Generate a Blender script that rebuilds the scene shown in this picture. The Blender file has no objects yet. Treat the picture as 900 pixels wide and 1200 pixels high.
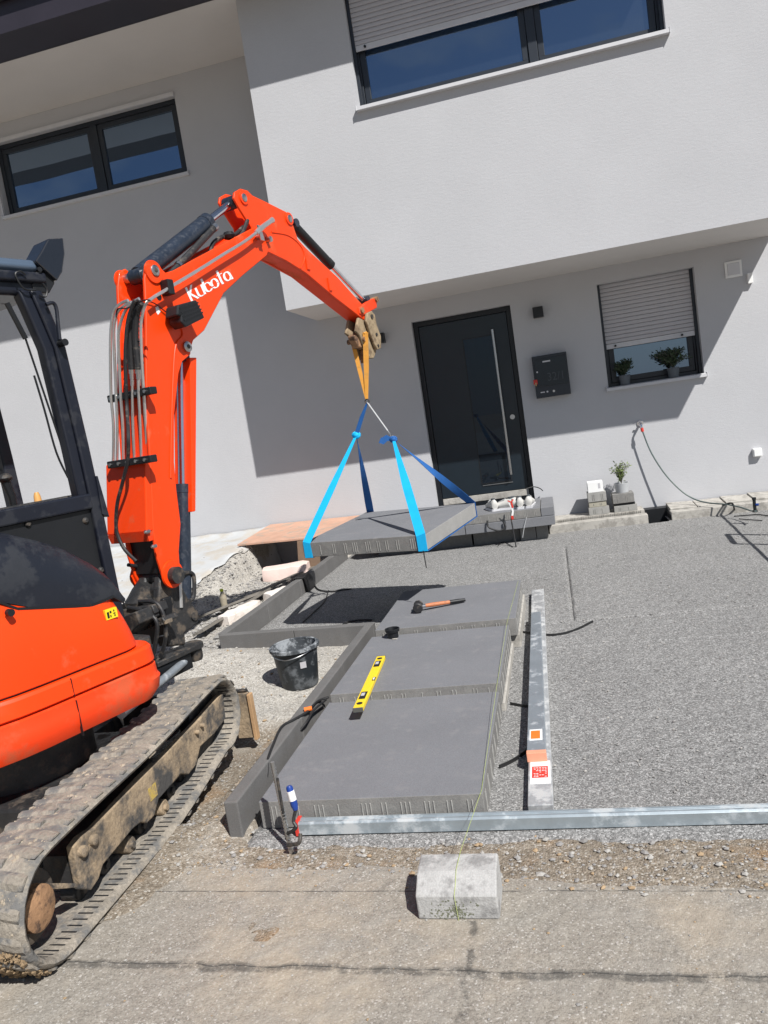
import bpy, math, random
from mathutils import Vector, Matrix, noise

random.seed(7)
S = bpy.context.scene
COL = S.collection
sin, cos, pi = math.sin, math.cos, math.pi
V = Vector

# ---------------------------------------------------------------- camera
CAM_H, FPX, PITCH, ROLL, YAW = 1.6, 891.6, 0.1182, -0.15212, -0.22939   # focal length in pixels of a 900x1200 frame
cW = V((sin(YAW) * cos(PITCH), cos(YAW) * cos(PITCH), -sin(PITCH)))
_r = V((cos(YAW), -sin(YAW), 0)); _u = _r.cross(cW)
cR = _r * cos(ROLL) + _u * sin(ROLL); cU = _u * cos(ROLL) - _r * sin(ROLL)
EYE = V((0, 0, CAM_H))
cd = bpy.data.cameras.new("camera"); cam = bpy.data.objects.new("camera", cd); COL.objects.link(cam)
m = Matrix((cR, cU, -cW)).transposed().to_4x4(); m.translation = EYE
cam.matrix_world = m
cd.sensor_fit = 'VERTICAL'; cd.sensor_height = 36; cd.lens = FPX / 1200 * 36
cd.clip_start = .05; cd.clip_end = 500
S.camera = cam
S.render.resolution_x, S.render.resolution_y = 768, 1024

# ---------------------------------------------------------------- light
SUND = V((-.99, 1, -1.578)).normalized()            # direction the sunlight travels
sl = bpy.data.lights.new("sun", 'SUN'); sl.energy = 5.0; sl.angle = math.radians(.5); sl.color = (1, .975, .935)
so = bpy.data.objects.new("sun", sl); COL.objects.link(so)
so.rotation_euler = (-SUND).to_track_quat('Z', 'Y').to_euler(); so.location = (8, -8, 14)
wd = bpy.data.worlds.new("World"); S.world = wd; wd.use_nodes = True
wn = wd.node_tree; wn.nodes.clear()
sky = wn.nodes.new('ShaderNodeTexSky'); sky.sky_type = 'NISHITA'; sky.sun_disc = False
sky.sun_elevation = math.asin(-SUND.z); sky.sun_rotation = math.atan2(-SUND.x, -SUND.y)
sky.air_density = 1.0; sky.dust_density = .6; sky.ozone_density = 1.5
bg = wn.nodes.new('ShaderNodeBackground'); bg.inputs[1].default_value = .052
wo = wn.nodes.new('ShaderNodeOutputWorld')
tc = wn.nodes.new('ShaderNodeTexCoord'); nz = wn.nodes.new('ShaderNodeTexNoise'); nz.inputs['Scale'].default_value = 5.2
nz.inputs['Detail'].default_value = 7; nz.inputs['Roughness'].default_value = .58
mp = wn.nodes.new('ShaderNodeMapping'); mp.inputs['Scale'].default_value = (1, 1, 2.2); mp.inputs['Location'].default_value = (2.7, 1.3, .4)
rp = wn.nodes.new('ShaderNodeValToRGB'); rp.color_ramp.elements[0].position = .50; rp.color_ramp.elements[1].position = .8
sz = wn.nodes.new('ShaderNodeSeparateXYZ'); hz_ = wn.nodes.new('ShaderNodeMapRange'); hz_.inputs['From Min'].default_value = 0; hz_.inputs['From Max'].default_value = .16; hz_.inputs['To Min'].default_value = .75; hz_.inputs['To Max'].default_value = 0
max_ = wn.nodes.new('ShaderNodeMath'); max_.operation = 'MAXIMUM'
mx = wn.nodes.new('ShaderNodeMixRGB'); mx.inputs[2].default_value = (5.0, 5.4, 6.0, 1)
L = wn.links.new
L(tc.outputs['Generated'], mp.inputs[0]); L(mp.outputs[0], nz.inputs['Vector']); L(nz.outputs[0], rp.inputs[0])
L(tc.outputs['Generated'], sz.inputs[0]); L(sz.outputs[2], hz_.inputs[0]); L(hz_.outputs[0], max_.inputs[0]); L(rp.outputs[0], max_.inputs[1]); L(max_.outputs[0], mx.inputs[0]); L(sky.outputs[0], mx.inputs[1]); L(mx.outputs[0], bg.inputs[0]); L(bg.outputs[0], wo.inputs[0])
S.view_settings.view_transform = 'Standard'; S.view_settings.look = 'None'
S.view_settings.exposure = .27; S.view_settings.gamma = 1

# ---------------------------------------------------------------- measuring helpers (a sight line cut by a real plane)
def ray(x, y): return cR * (x - 450) - cU * (y - 600) + cW * FPX
def G(x, y, z=0.):
    d = ray(x, y); return EYE + d * ((z - CAM_H) / d.z)
def W(x, y, Y):
    d = ray(x, y); return EYE + d * (Y / d.y)

class Frame:
    """local frame: a = to the right, s = forward, z = up"""
    def __init__(f, o, heading):
        f.o = V(o); f.s = V((sin(heading), cos(heading), 0)); f.a = V((cos(heading), -sin(heading), 0))
    def __call__(f, a, s, z): return f.o + f.a * a + f.s * s + V((0, 0, z))
    def side(f, x, y, a):      # sight line cut by the plane at distance a to the right -> (s, z)
        d = ray(x, y); p = EYE + d * (((f.o + f.a * a - EYE).dot(f.a)) / d.dot(f.a)); return ((p - f.o).dot(f.s), p.z)
    def front(f, x, y, s):     # ... by the plane at distance s forward -> (a, z)
        d = ray(x, y); p = EYE + d * (((f.o + f.s * s - EYE).dot(f.s)) / d.dot(f.s)); return ((p - f.o).dot(f.a), p.z)
WF = Frame((0, 0, 0), 0)

# ---------------------------------------------------------------- materials
def ND(nt, t, **k):
    n = nt.nodes.new(t)
    for a, b in k.items():
        if a in ('Scale', 'Detail', 'Roughness', 'Distortion', 'Randomness', 'Strength', 'Distance', 'Fac', 'W'): n.inputs[a].default_value = b
        else: setattr(n, a, b)
    return n
def mat(name, col, rough=.6, metal=0., var=.12, vs=6., bump=0., bs=60., dirt=None, coat=0., spec=.5, det=5, fine=None, bd=None):
    """col base; var/vs soft value variation; bump/bs fine relief; dirt=(colour, amount 0-1, scale); fine=(amount, scale) grain"""
    M = bpy.data.materials.new(name); M.use_nodes = True; nt = M.node_tree; b = nt.nodes['Principled BSDF']; l = nt.links.new
    b.inputs['Roughness'].default_value = rough; b.inputs['Metallic'].default_value = metal
    b.inputs['Coat Weight'].default_value = coat; b.inputs['Specular IOR Level'].default_value = spec
    tc = ND(nt, 'ShaderNodeTexCoord'); src = tc.outputs['Object']
    n = ND(nt, 'ShaderNodeTexNoise', Scale=vs, Detail=det, Roughness=.6); l(src, n.inputs['Vector'])
    mr = ND(nt, 'ShaderNodeMapRange'); mr.inputs['From Min'].default_value = .3; mr.inputs['From Max'].default_value = .7
    mr.inputs['To Min'].default_value = 1 - var; mr.inputs['To Max'].default_value = 1 + var; l(n.outputs[0], mr.inputs[0])
    vm = ND(nt, 'ShaderNodeVectorMath', operation='SCALE'); vm.inputs[0].default_value = col[:3]; l(mr.outputs[0], vm.inputs['Scale'])
    out = vm.outputs[0]
    if fine:
        n2 = ND(nt, 'ShaderNodeTexNoise', Scale=fine[1], Detail=3, Roughness=.7); l(src, n2.inputs['Vector'])
        m2 = ND(nt, 'ShaderNodeMapRange'); m2.inputs['From Min'].default_value = .3; m2.inputs['From Max'].default_value = .7
        m2.inputs['To Min'].default_value = 1 - fine[0]; m2.inputs['To Max'].default_value = 1 + fine[0]; l(n2.outputs[0], m2.inputs[0])
        v2 = ND(nt, 'ShaderNodeVectorMath', operation='SCALE'); l(out, v2.inputs[0]); l(m2.outputs[0], v2.inputs['Scale']); out = v2.outputs[0]
    if dirt:
        n3 = ND(nt, 'ShaderNodeTexNoise', Scale=dirt[2], Detail=8, Roughness=.68); l(src, n3.inputs['Vector'])
        r3 = ND(nt, 'ShaderNodeMapRange'); t = 1 - dirt[1]
        r3.inputs['From Min'].default_value = .28 + t * .4 - .05; r3.inputs['From Max'].default_value = .28 + t * .4 + .07; l(n3.outputs[0], r3.inputs[0])
        mixn = ND(nt, 'ShaderNodeMixRGB'); l(r3.outputs[0], mixn.inputs[0]); l(out, mixn.inputs[1]); mixn.inputs[2].default_value = (*dirt[0], 1); out = mixn.outputs[0]
        rr = ND(nt, 'ShaderNodeMapRange'); rr.inputs['To Min'].default_value = rough; rr.inputs['To Max'].default_value = .95; l(r3.outputs[0], rr.inputs[0]); l(rr.outputs[0], b.inputs['Roughness'])
        if metal:
            mm = ND(nt, 'ShaderNodeMapRange'); mm.inputs['To Min'].default_value = metal; mm.inputs['To Max'].default_value = 0; l(r3.outputs[0], mm.inputs[0]); l(mm.outputs[0], b.inputs['Metallic'])
    l(out, b.inputs['Base Color'])
    if bump:
        n4 = ND(nt, 'ShaderNodeTexNoise', Scale=bs, Detail=4, Roughness=.65); l(src, n4.inputs['Vector'])
        bp = ND(nt, 'ShaderNodeBump', Strength=min(1, bump), Distance=bd or .3 / bs); l(n4.outputs[0], bp.inputs['Height']); l(bp.outputs[0], b.inputs['Normal'])
    return M

def grains(name, cols, cell, base_var=.12, patch=None, rough=.9, bump=.8, second=None):
    """loose mineral grains: random cell colours, relief, soft patches"""
    M = bpy.data.materials.new(name); M.use_nodes = True; nt = M.node_tree; b = nt.nodes['Principled BSDF']; l = nt.links.new
    b.inputs['Roughness'].default_value = rough; b.inputs['Specular IOR Level'].default_value = .25
    tc = ND(nt, 'ShaderNodeTexCoord'); src = tc.outputs['Object']
    v = ND(nt, 'ShaderNodeTexVoronoi', Scale=1 / cell); l(src, v.inputs['Vector'])
    sp = ND(nt, 'ShaderNodeSeparateColor'); l(v.outputs['Color'], sp.inputs[0])
    rp = ND(nt, 'ShaderNodeValToRGB'); rp.color_ramp.interpolation = 'LINEAR'
    els = rp.color_ramp.elements
    while len(els) < len(cols): els.new(.5)
    for i, c in enumerate(cols): els[i].position = c[0]; els[i].color = (*c[1], 1)
    l(sp.outputs[0], rp.inputs[0]); out = rp.outputs[0]
    n = ND(nt, 'ShaderNodeTexNoise', Scale=1.3, Detail=6, Roughness=.6); l(src, n.inputs['Vector'])
    mr = ND(nt, 'ShaderNodeMapRange'); mr.inputs['From Min'].default_value = .3; mr.inputs['From Max'].default_value = .7
    mr.inputs['To Min'].default_value = 1 - base_var; mr.inputs['To Max'].default_value = 1 + base_var; l(n.outputs[0], mr.inputs[0])
    vm = ND(nt, 'ShaderNodeVectorMath', operation='SCALE'); l(out, vm.inputs[0]); l(mr.outputs[0], vm.inputs['Scale']); out = vm.outputs[0]
    if patch:
        for (pc, amt, psc, lo) in patch:
            n3 = ND(nt, 'ShaderNodeTexNoise', Scale=psc, Detail=7, Roughness=.65); l(src, n3.inputs['Vector'])
            r3 = ND(nt, 'ShaderNodeMapRange'); r3.inputs['From Min'].default_value = lo; r3.inputs['From Max'].default_value = lo + .12; r3.inputs['To Max'].default_value = amt; l(n3.outputs[0], r3.inputs[0])
            mixn = ND(nt, 'ShaderNodeMixRGB'); l(r3.outputs[0], mixn.inputs[0]); l(out, mixn.inputs[1]); mixn.inputs[2].default_value = (*pc, 1); out = mixn.outputs[0]
    l(out, b.inputs['Base Color'])
    bp = ND(nt, 'ShaderNodeBump', Strength=bump, Distance=cell * .6); bp.invert = True; l(v.outputs['Distance'], bp.inputs['Height'])
    n5 = ND(nt, 'ShaderNodeTexNoise', Scale=14, Detail=5); l(src, n5.inputs['Vector'])
    b2 = ND(nt, 'ShaderNodeBump', Strength=.5, Distance=.03); l(n5.outputs[0], b2.inputs['Height']); l(bp.outputs[0], b2.inputs['Normal']); l(b2.outputs[0], b.inputs['Normal'])
    M['out'] = 1
    return M

def glass(name, tint=(.012, .016, .022), refl=.3, rough=.0):
    M = bpy.data.materials.new(name); M.use_nodes = True; nt = M.node_tree; l = nt.links.new
    b = nt.nodes['Principled BSDF']; b.inputs['Base Color'].default_value = (*tint, 1); b.inputs['Roughness'].default_value = .25
    b.inputs['Specular IOR Level'].default_value = .2
    g = ND(nt, 'ShaderNodeBsdfGlossy'); g.inputs['Roughness'].default_value = rough; g.inputs['Color'].default_value = (.52, .72, 1, 1)
    n = ND(nt, 'ShaderNodeTexNoise', Scale=1.2, Detail=1); tc = ND(nt, 'ShaderNodeTexCoord'); l(tc.outputs['Object'], n.inputs['Vector'])
    bp = ND(nt, 'ShaderNodeBump', Strength=.12, Distance=.02); l(n.outputs[0], bp.inputs['Height']); l(bp.outputs[0], g.inputs['Normal'])
    f = ND(nt, 'ShaderNodeFresnel'); f.inputs[0].default_value = 1.5
    a = ND(nt, 'ShaderNodeMath', operation='MULTIPLY_ADD'); l(f.outputs[0], a.inputs[0]); a.inputs[1].default_value = 1.2; a.inputs[2].default_value = refl - .05
    a.use_clamp = True
    mx = ND(nt, 'ShaderNodeMixShader'); l(a.outputs[0], mx.inputs[0]); l(b.outputs[0], mx.inputs[1]); l(g.outputs[0], mx.inputs[2])
    l(mx.outputs[0], nt.nodes['Material Output'].inputs[0])
    return M

# stucco: scraped render with fine grit and a few trowel runs
def stucco(name, col, bump=1.):
    M = mat(name, col, rough=.95, var=.035, vs=1.1, spec=.15, fine=(.05, 170)); nt = M.node_tree; l = nt.links.new; b = nt.nodes['Principled BSDF']
    tc = ND(nt, 'ShaderNodeTexCoord')
    n = ND(nt, 'ShaderNodeTexNoise', Scale=150, Detail=3, Roughness=.6); l(tc.outputs['Object'], n.inputs['Vector'])
    mpg = ND(nt, 'ShaderNodeMapping'); mpg.inputs['Scale'].default_value = (9, 9, 30); mpg.inputs['Rotation'].default_value = (0, .3, 0); l(tc.outputs['Object'], mpg.inputs[0])
    n2 = ND(nt, 'ShaderNodeTexNoise', Scale=1.6, Detail=6, Roughness=.7); l(mpg.outputs[0], n2.inputs['Vector'])
    b1 = ND(nt, 'ShaderNodeBump', Strength=.45 * bump, Distance=.002); l(n.outputs[0], b1.inputs['Height'])
    b2 = ND(nt, 'ShaderNodeBump', Strength=.35 * bump, Distance=.006); l(n2.outputs[0], b2.inputs['Height']); l(b1.outputs[0], b2.inputs['Normal']); l(b2.outputs[0], b.inputs['Normal'])
    return M

MUD = (.33, .25, .165)
DUST = (.36, .31, .25)
m_wall = stucco('light grey render', (.495, .498, .515))
m_soffit = stucco('white soffit render', (.62, .60, .58), .5)
m_anth = mat('anthracite metal', (.022, .027, .036), rough=.38, var=.1, vs=3)
m_fascia = mat('plum grey roof metal', (.03, .026, .036), rough=.42, var=.12, vs=2)
m_sill = mat('pale aluminium sill', (.58, .58, .6), rough=.45, metal=.0, var=.05)
m_slat = mat('light grey shutter slat', (.48, .47, .49), rough=.5, var=.04)
m_glass = glass('window glass', refl=.38)
m_doorglass = glass('dark door glass', (.006, .009, .013), refl=.035)
m_doorframe = mat('near black door frame', (.006, .008, .011), rough=.4, var=.06)
m_door = mat('dark blue grey door', (.011, .018, .025), rough=.33, var=.08)
m_steel = mat('brushed steel', (.5, .5, .5), rough=.3, metal=1, var=.06)
m_chrome = mat('polished rod steel', (.72, .72, .75), rough=.16, metal=1, var=.04)
m_pipe = mat('zinc plated pipe', (.66, .64, .62), rough=.3, metal=.8, var=.08, vs=20)
m_orange = mat('excavator orange paint', (.84, .054, .003), rough=.45, var=.03, vs=3, coat=.06, spec=.35, dirt=((.55, .11, .04), .12, 5), fine=(.02, 60))
m_orange2 = mat('orange paint, dusty and rubbed', (.78, .050, .006), rough=.55, var=.05, vs=6, coat=.03, spec=.35, dirt=((.55, .085, .03), .30, 4))
m_black = mat('black plastic', (.007, .008, .010), rough=.5, var=.2, vs=6, bump=.1, bs=120)
m_hood = mat('blue black hood plastic', (.009, .0115, .019), rough=.42, var=.1, vs=3, dirt=((.018, .021, .028), .3, 5), bump=.1, bs=200)
m_cab = mat('blue black cab paint', (.007, .009, .017), rough=.42, var=.12, vs=5, dirt=((.016, .018, .025), .25, 9))
m_cyl = mat('dark cylinder paint', (.018, .026, .042), rough=.35, var=.2, vs=10, dirt=((.035, .043, .06), .25, 50))
m_hose = mat('black rubber hose', (.018, .018, .02), rough=.55, var=.2, vs=30, dirt=((.13, .11, .09), .2, 18))
m_iron = mat('greasy cast iron', (.030, .030, .031), rough=.5, metal=.2, var=.3, vs=9, bump=.5, bs=50, dirt=((.10, .08, .062), .30, 13))
m_rust = mat('muddy rusty steel', (.30, .17, .09), rough=.85, var=.3, vs=14, bump=.9, bs=60, dirt=((.10, .06, .04), .35, 22))
m_mudst = mat('mud covered track frame', MUD, rough=.92, var=.22, vs=7, bump=.9, bs=45, dirt=((.065, .062, .06), .40, 4), fine=(.2, 90))
m_track = mat('dusty rubber track', (.265, .235, .195), rough=.95, var=.22, vs=13, bump=1, bs=24, dirt=((.14, .137, .132), .40, 11), fine=(.22, 90), bd=.012)
m_trackin = mat('dusty inner rubber', (.17, .16, .145), rough=.9, var=.25, vs=9, bump=.7, bs=60, dirt=((.33, .29, .23), .42, 6))
m_coupler = mat('tan muddy coupler steel', (.31, .235, .145), rough=.85, var=.25, vs=14, bump=.7, bs=70, dirt=((.15, .105, .065), .36, 12))
m_yellow = mat('yellow paint', (.85, .62, .02), rough=.4, var=.04)
m_white = mat('white paint', (.8, .8, .79), rough=.55, var=.04)
m_logo = mat('white lettering film', (.85, .85, .85), rough=.5, var=.02)
m_slab = mat('basalt grey concrete slab', (.178, .182, .195), rough=.9, var=.06, vs=2.2, bump=.5, bs=160, fine=(.2, 260), dirt=((.205, .206, .215), .22, 12), spec=.2)
m_slabside = mat('basalt grey slab edge', (.205, .20, .192), rough=.95, var=.1, vs=9, bump=.7, bs=120, fine=(.2, 200), dirt=((.245, .238, .225), .3, 12), spec=.2)
m_rib = mat('pale spacer rib', (.285, .28, .265), rough=.95, var=.2, vs=30, fine=(.15, 200))
m_raw = mat('raw pale slab edge', (.30, .295, .285), rough=.95, var=.08, vs=9, bump=.5, bs=120, fine=(.12, 200), spec=.2)
m_kerb = mat('dark grey kerb concrete', (.14, .137, .135), rough=.92, var=.12, vs=4, bump=.5, bs=150, fine=(.2, 230), dirt=((.135, .13, .125), .25, 9), spec=.2)
m_conc = mat('pale concrete', (.42, .40, .365), rough=.95, var=.1, vs=4, bump=.6, bs=90, fine=(.12, 150), dirt=((.28, .265, .24), .4, 9))
m_block = mat('weathered concrete block', (.43, .425, .415), rough=.95, var=.14, vs=9, bump=.8, bs=70, fine=(.12, 180), dirt=((.25, .245, .24), .42, 10))
m_alu = mat('scuffed aluminium', (.56, .57, .58), rough=.42, metal=.55, var=.1, vs=8, dirt=((.47, .47, .465), .35, 16))
m_alu2 = mat('bare aluminium', (.36, .40, .44), rough=.42, metal=.55, var=.08, vs=8, dirt=((.40, .415, .43), .22, 12))
m_galv = mat('galvanised steel', (.40, .46, .50), rough=.4, metal=.55, var=.12, vs=14, dirt=((.45, .47, .48), .3, 7))
m_sblue = mat('cyan blue webbing', (.0, .42, .80), rough=.75, var=.08, vs=12, bump=.5, bs=400)
m_dblue = mat('dark blue webbing', (.012, .10, .33), rough=.8, var=.1, vs=12, bump=.5, bs=400)
m_sorange = mat('orange yellow webbing', (.72, .33, .05), rough=.8, var=.12, vs=14, bump=.5, bs=300, dirt=((.55, .27, .06), .3, 14))
m_bucket = mat('black mortar bucket', (.018, .022, .026), rough=.5, var=.2, vs=8, dirt=((.12, .13, .14), .32, 12))
m_bucketin = mat('cement smeared bucket wall', (.05, .057, .065), rough=.75, var=.3, vs=10, dirt=((.30, .32, .34), .46, 18))
m_ply = mat('reddish shuttering plywood', (.52, .31, .22), rough=.8, var=.14, vs=4, bump=.3, bs=60, dirt=((.38, .30, .24), .3, 6))
m_brownb = mat('brown board', (.20, .135, .09), rough=.85, var=.14, vs=6, bump=.3, bs=60)
m_oldwood = mat('weathered grey wood', (.17, .155, .135), rough=.9, var=.25, vs=10, bump=.7, bs=50)
m_tanwood = mat('tan timber', (.40, .25, .13), rough=.85, var=.2, vs=10, bump=.4, bs=60)
m_ytong = mat('aerated concrete', (.74, .68, .63), rough=.95, var=.05, vs=9, bump=.7, bs=120, dirt=((.55, .48, .42), .25, 7))
m_pink = mat('pinkish aerated concrete', (.76, .60, .54), rough=.95, var=.06, vs=9, bump=.7, bs=120)
m_fabric = mat('dusty white geotextile', (.46, .47, .475), rough=.95, var=.08, vs=2.2, bump=.3, bs=160, dirt=((.44, .41, .365), .4, 2.4))
m_pot = mat('grey planter', (.11, .125, .14), rough=.8, var=.1)
m_pot2 = mat('pale grey pot', (.42, .43, .44), rough=.8, var=.1)
m_leafd = mat('dark evergreen leaf', (.030, .055, .022), rough=.7, var=.4, vs=30)
m_leaf = mat('yellow green leaf', (.16, .21, .07), rough=.7, var=.4, vs=40)
m_rubber = mat('black cable rubber', (.014, .014, .015), rough=.55, var=.2)
m_hosegr = mat('grey green garden hose', (.10, .135, .13), rough=.5, var=.15, vs=20)
m_red = mat('red plastic', (.62, .045, .03), rough=.5, var=.08)
m_orplas = mat('orange plastic', (.85, .18, .02), rough=.5, var=.1)
m_bluep = mat('blue plastic', (.01, .045, .25), rough=.4, var=.08)
m_tar = mat('tar black seam', (.06, .06, .058), rough=.95, var=.3, vs=20, bump=.6, bs=80)
m_gravel = grains('grey split gravel', [(0, (.11, .109, .107)), (.3, (.19, .188, .184)), (.7, (.26, .257, .252)), (1, (.44, .436, .43))], .0056, .06)
m_soil = grains('gravelly subsoil', [(0, (.15, .125, .095)), (.5, (.245, .205, .16)), (.85, (.31, .27, .22)), (1, (.48, .455, .41))], .008, .16,
                patch=[((.30, .185, .095), .75, 1.7, .51), ((.30, .275, .24), .6, 2.3, .58), ((.19, .16, .125), .6, 6, .52)])
m_dust = grains('dusty grit', [(0, (.24, .23, .21)), (.5, (.36, .345, .32)), (1, (.58, .56, .53))], .007, .10, patch=[((.46, .43, .385), .85, 2.2, .42)], bump=.5)
m_road = grains('worn exposed aggregate concrete', [(0, (.205, .186, .160)), (.35, (.275, .250, .215)), (.88, (.315, .288, .250)), (1, (.47, .445, .41))], .0052, .08,
                patch=[((.40, .335, .255), .6, 1.3, .50), ((.21, .195, .178), .55, 2.6, .58), ((.30, .28, .25), .35, 7, .5)], bump=.3)
m_stoneA = mat('pale stone', (.38, .365, .34), rough=.95, var=.15, vs=9)
m_stoneB = mat('grey stone', (.27, .26, .25), rough=.95, var=.2, vs=9)
m_stoneC = mat('ochre stone', (.34, .245, .15), rough=.95, var=.2, vs=9)

# ---------------------------------------------------------------- mesh helpers
ROOTINV = {}
def tag(o, label=None, cat=None, group=None, kind=None):
    if label: o['label'] = label
    if cat: o['category'] = cat
    if group: o['group'] = group
    if kind: o['kind'] = kind
    return o
def thing(name, loc, label, cat, group=None, rz=0.):
    o = bpy.data.objects.new(name, None); COL.objects.link(o); o.empty_display_size = .1
    o.location = loc; o.rotation_euler = (0, 0, rz)
    ROOTINV[o.name] = (Matrix.Translation(V(loc)) @ Matrix.Rotation(rz, 4, 'Z')).inverted()
    return tag(o, label, cat, group)

def catmull(pts, n=6):
    P = [V(p) for p in pts]
    if len(P) < 3: return P
    out = []
    for i in range(len(P) - 1):
        a = P[max(i - 1, 0)]; b = P[i]; c = P[i + 1]; d = P[min(i + 2, len(P) - 1)]
        for k in range(n):
            t = k / n
            out.append(.5 * ((2 * b) + (c - a) * t + (2 * a - 5 * b + 4 * c - d) * t * t + (3 * b - a - 3 * c + d) * t ** 3))
    out.append(P[-1]); return out

class MB:
    def __init__(s): s.v = []; s.f = []; s.mi = []
    def add(s, vs, fs, mi=0):
        k = len(s.v); s.v += [V(p) for p in vs]; s.f += [[i + k for i in f] for f in fs]; s.mi += [mi] * len(fs); return s
    def box(s, x0, x1, y0, y1, z0, z1, F=None, mi=0):
        F = F or (lambda a, b, c: V((a, b, c)))
        vs = [F(x, y, z) for z in (z0, z1) for y in (y0, y1) for x in (x0, x1)]
        return s.add(vs, [(0, 2, 3, 1), (4, 5, 7, 6), (0, 1, 5, 4), (2, 6, 7, 3), (0, 4, 6, 2), (1, 3, 7, 5)], mi)
    def hexa(s, c, mi=0):   # 8 corners, bottom ring then top ring
        return s.add(c, [(3, 2, 1, 0), (4, 5, 6, 7), (0, 1, 5, 4), (1, 2, 6, 5), (2, 3, 7, 6), (3, 0, 4, 7)], mi)
    def prism(s, F, poly, a0, a1, mi=0):   # poly in (s,z), extruded along a
        n = len(poly); vs = [F(a0, p[0], p[1]) for p in poly] + [F(a1, p[0], p[1]) for p in poly]
        return s.add(vs, [list(range(n))[::-1], list(range(n, 2 * n))] + [(i, (i + 1) % n, n + (i + 1) % n, n + i) for i in range(n)], mi)
    def plate(s, poly, z0, z1, mi=0):      # poly in (x,y)
        n = len(poly); vs = [V((p[0], p[1], z0)) for p in poly] + [V((p[0], p[1], z1)) for p in poly]
        return s.add(vs, [list(range(n))[::-1], list(range(n, 2 * n))] + [(i, (i + 1) % n, n + (i + 1) % n, n + i) for i in range(n)], mi)
    def tube(s, pts, r, n=10, r1=None, caps=True, mi=0, flat=None):
        P = [V(p) for p in pts]; N = len(P); vs = []; up = None
        for i, p in enumerate(P):
            t = (P[min(i + 1, N - 1)] - P[max(i - 1, 0)])
            if t.length < 1e-9: t = V((0, 0, 1))
            t.normalize()
            if up is None: up = t.cross(V((0, 0, 1)) if abs(t.z) < .9 else V((0, 1, 0))).normalized()
            else:
                up = (up - t * up.dot(t)); up.normalize()
            q = t.cross(up)
            if isinstance(r, (list, tuple)): rr = r[i]
            else: rr = r if r1 is None else r + (r1 - r) * i / max(1, N - 1)
            vs += [p + (up * cos(2 * pi * k / n) + q * sin(2 * pi * k / n)) * rr for k in range(n)]
        fs = [(i * n + k, i * n + (k + 1) % n, (i + 1) * n + (k + 1) % n, (i + 1) * n + k) for i in range(N - 1) for k in range(n)]
        if caps: fs += [list(range(n))[::-1], list(range((N - 1) * n, N * n))]
        return s.add(vs, fs, mi)
    def cyl(s, p0, p1, r, n=16, r1=None, mi=0): return s.tube([p0, p1], r, n, r1, True, mi)
    def loft(s, loops, closed=True, caps=True, mi=0):
        n = len(loops[0]); vs = [p for lp in loops for p in lp]; fs = []
        for i in range(len(loops) - 1):
            for k in range(n if closed else n - 1):
                fs.append((i * n + k, i * n + (k + 1) % n, (i + 1) * n + (k + 1) % n, (i + 1) * n + k))
        if caps: fs += [list(range(n))[::-1], list(range((len(loops) - 1) * n, len(loops) * n))]
        return s.add(vs, fs, mi)
    def ribbon(s, pts, w, wd, th=.004, mi=0):   # flat strap along pts; wd width direction, vector or list
        P = [V(p) for p in pts]; N = len(P); loops = []
        for i, p in enumerate(P):
            t = (P[min(i + 1, N - 1)] - P[max(i - 1, 0)]).normalized()
            d = V(wd[i]) if isinstance(wd, list) else V(wd)
            d = (d - t * d.dot(t)).normalized(); nn = t.cross(d)
            ww = w[i] if isinstance(w, list) else w
            loops.append([p + d * ww / 2 + nn * th / 2, p - d * ww / 2 + nn * th / 2, p - d * ww / 2 - nn * th / 2, p + d * ww / 2 - nn * th / 2])
        return s.loft(loops, True, True, mi)
    def lathe(s, c, prof, n=28, ax=None, mi=0):   # prof (r, h) about vertical axis at c
        c = V(c); vs = [c + V((r * cos(2 * pi * k / n), r * sin(2 * pi * k / n), h)) for r, h in prof for k in range(n)]
        fs = [(i * n + k, i * n + (k + 1) % n, (i + 1) * n + (k + 1) % n, (i + 1) * n + k) for i in range(len(prof) - 1) for k in range(n)]
        return s.add(vs, fs, mi)
    def ball(s, c, r, n=8, sq=(1, 1, 1), mi=0):
        c = V(c); vs = []; m_ = max(3, n // 2)
        for i in range(m_ + 1):
            a = pi * i / m_
            for k in range(n): vs.append(c + V((r * sq[0] * sin(a) * cos(2 * pi * k / n), r * sq[1] * sin(a) * sin(2 * pi * k / n), r * sq[2] * cos(a))))
        fs = [(i * n + k, (i + 1) * n + k, (i + 1) * n + (k + 1) % n, i * n + (k + 1) % n) for i in range(m_) for k in range(n)]
        return s.add(vs, fs, mi)
    def build(s, name, mats, parent=None, bevel=0., smooth=35, seg=2, subs=0, recalc=True):
        me = bpy.data.meshes.new(name)
        if parent is not None: T = root_inv(parent)
        else:
            xs = [p.x for p in s.v]; ys = [p.y for p in s.v]; zs = [p.z for p in s.v]
            c = V(((min(xs) + max(xs)) / 2, (min(ys) + max(ys)) / 2, min(zs))); T = Matrix.Translation(-c)
        me.from_pydata([T @ p for p in s.v], [], s.f)
        mats = mats if isinstance(mats, (list, tuple)) else [mats]
        for mm in mats: me.materials.append(mm)
        if len(mats) > 1: me.polygons.foreach_set('material_index', s.mi)
        if recalc:
            import bmesh
            bm = bmesh.new(); bm.from_mesh(me); bmesh.ops.remove_doubles(bm, verts=bm.verts, dist=1e-5); bmesh.ops.recalc_face_normals(bm, faces=bm.faces); bm.to_mesh(me); bm.free()
        if smooth:
            me.shade_smooth(); me.set_sharp_from_angle(angle=math.radians(smooth))
        o = bpy.data.objects.new(name, me); COL.objects.link(o)
        if parent is not None: o.parent = parent
        else: o.location = c
        if bevel:
            md = o.modifiers.new('bevel', 'BEVEL'); md.width = bevel; md.segments = seg; md.limit_method = 'ANGLE'; md.angle_limit = math.radians(38); md.harden_normals = False
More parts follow.
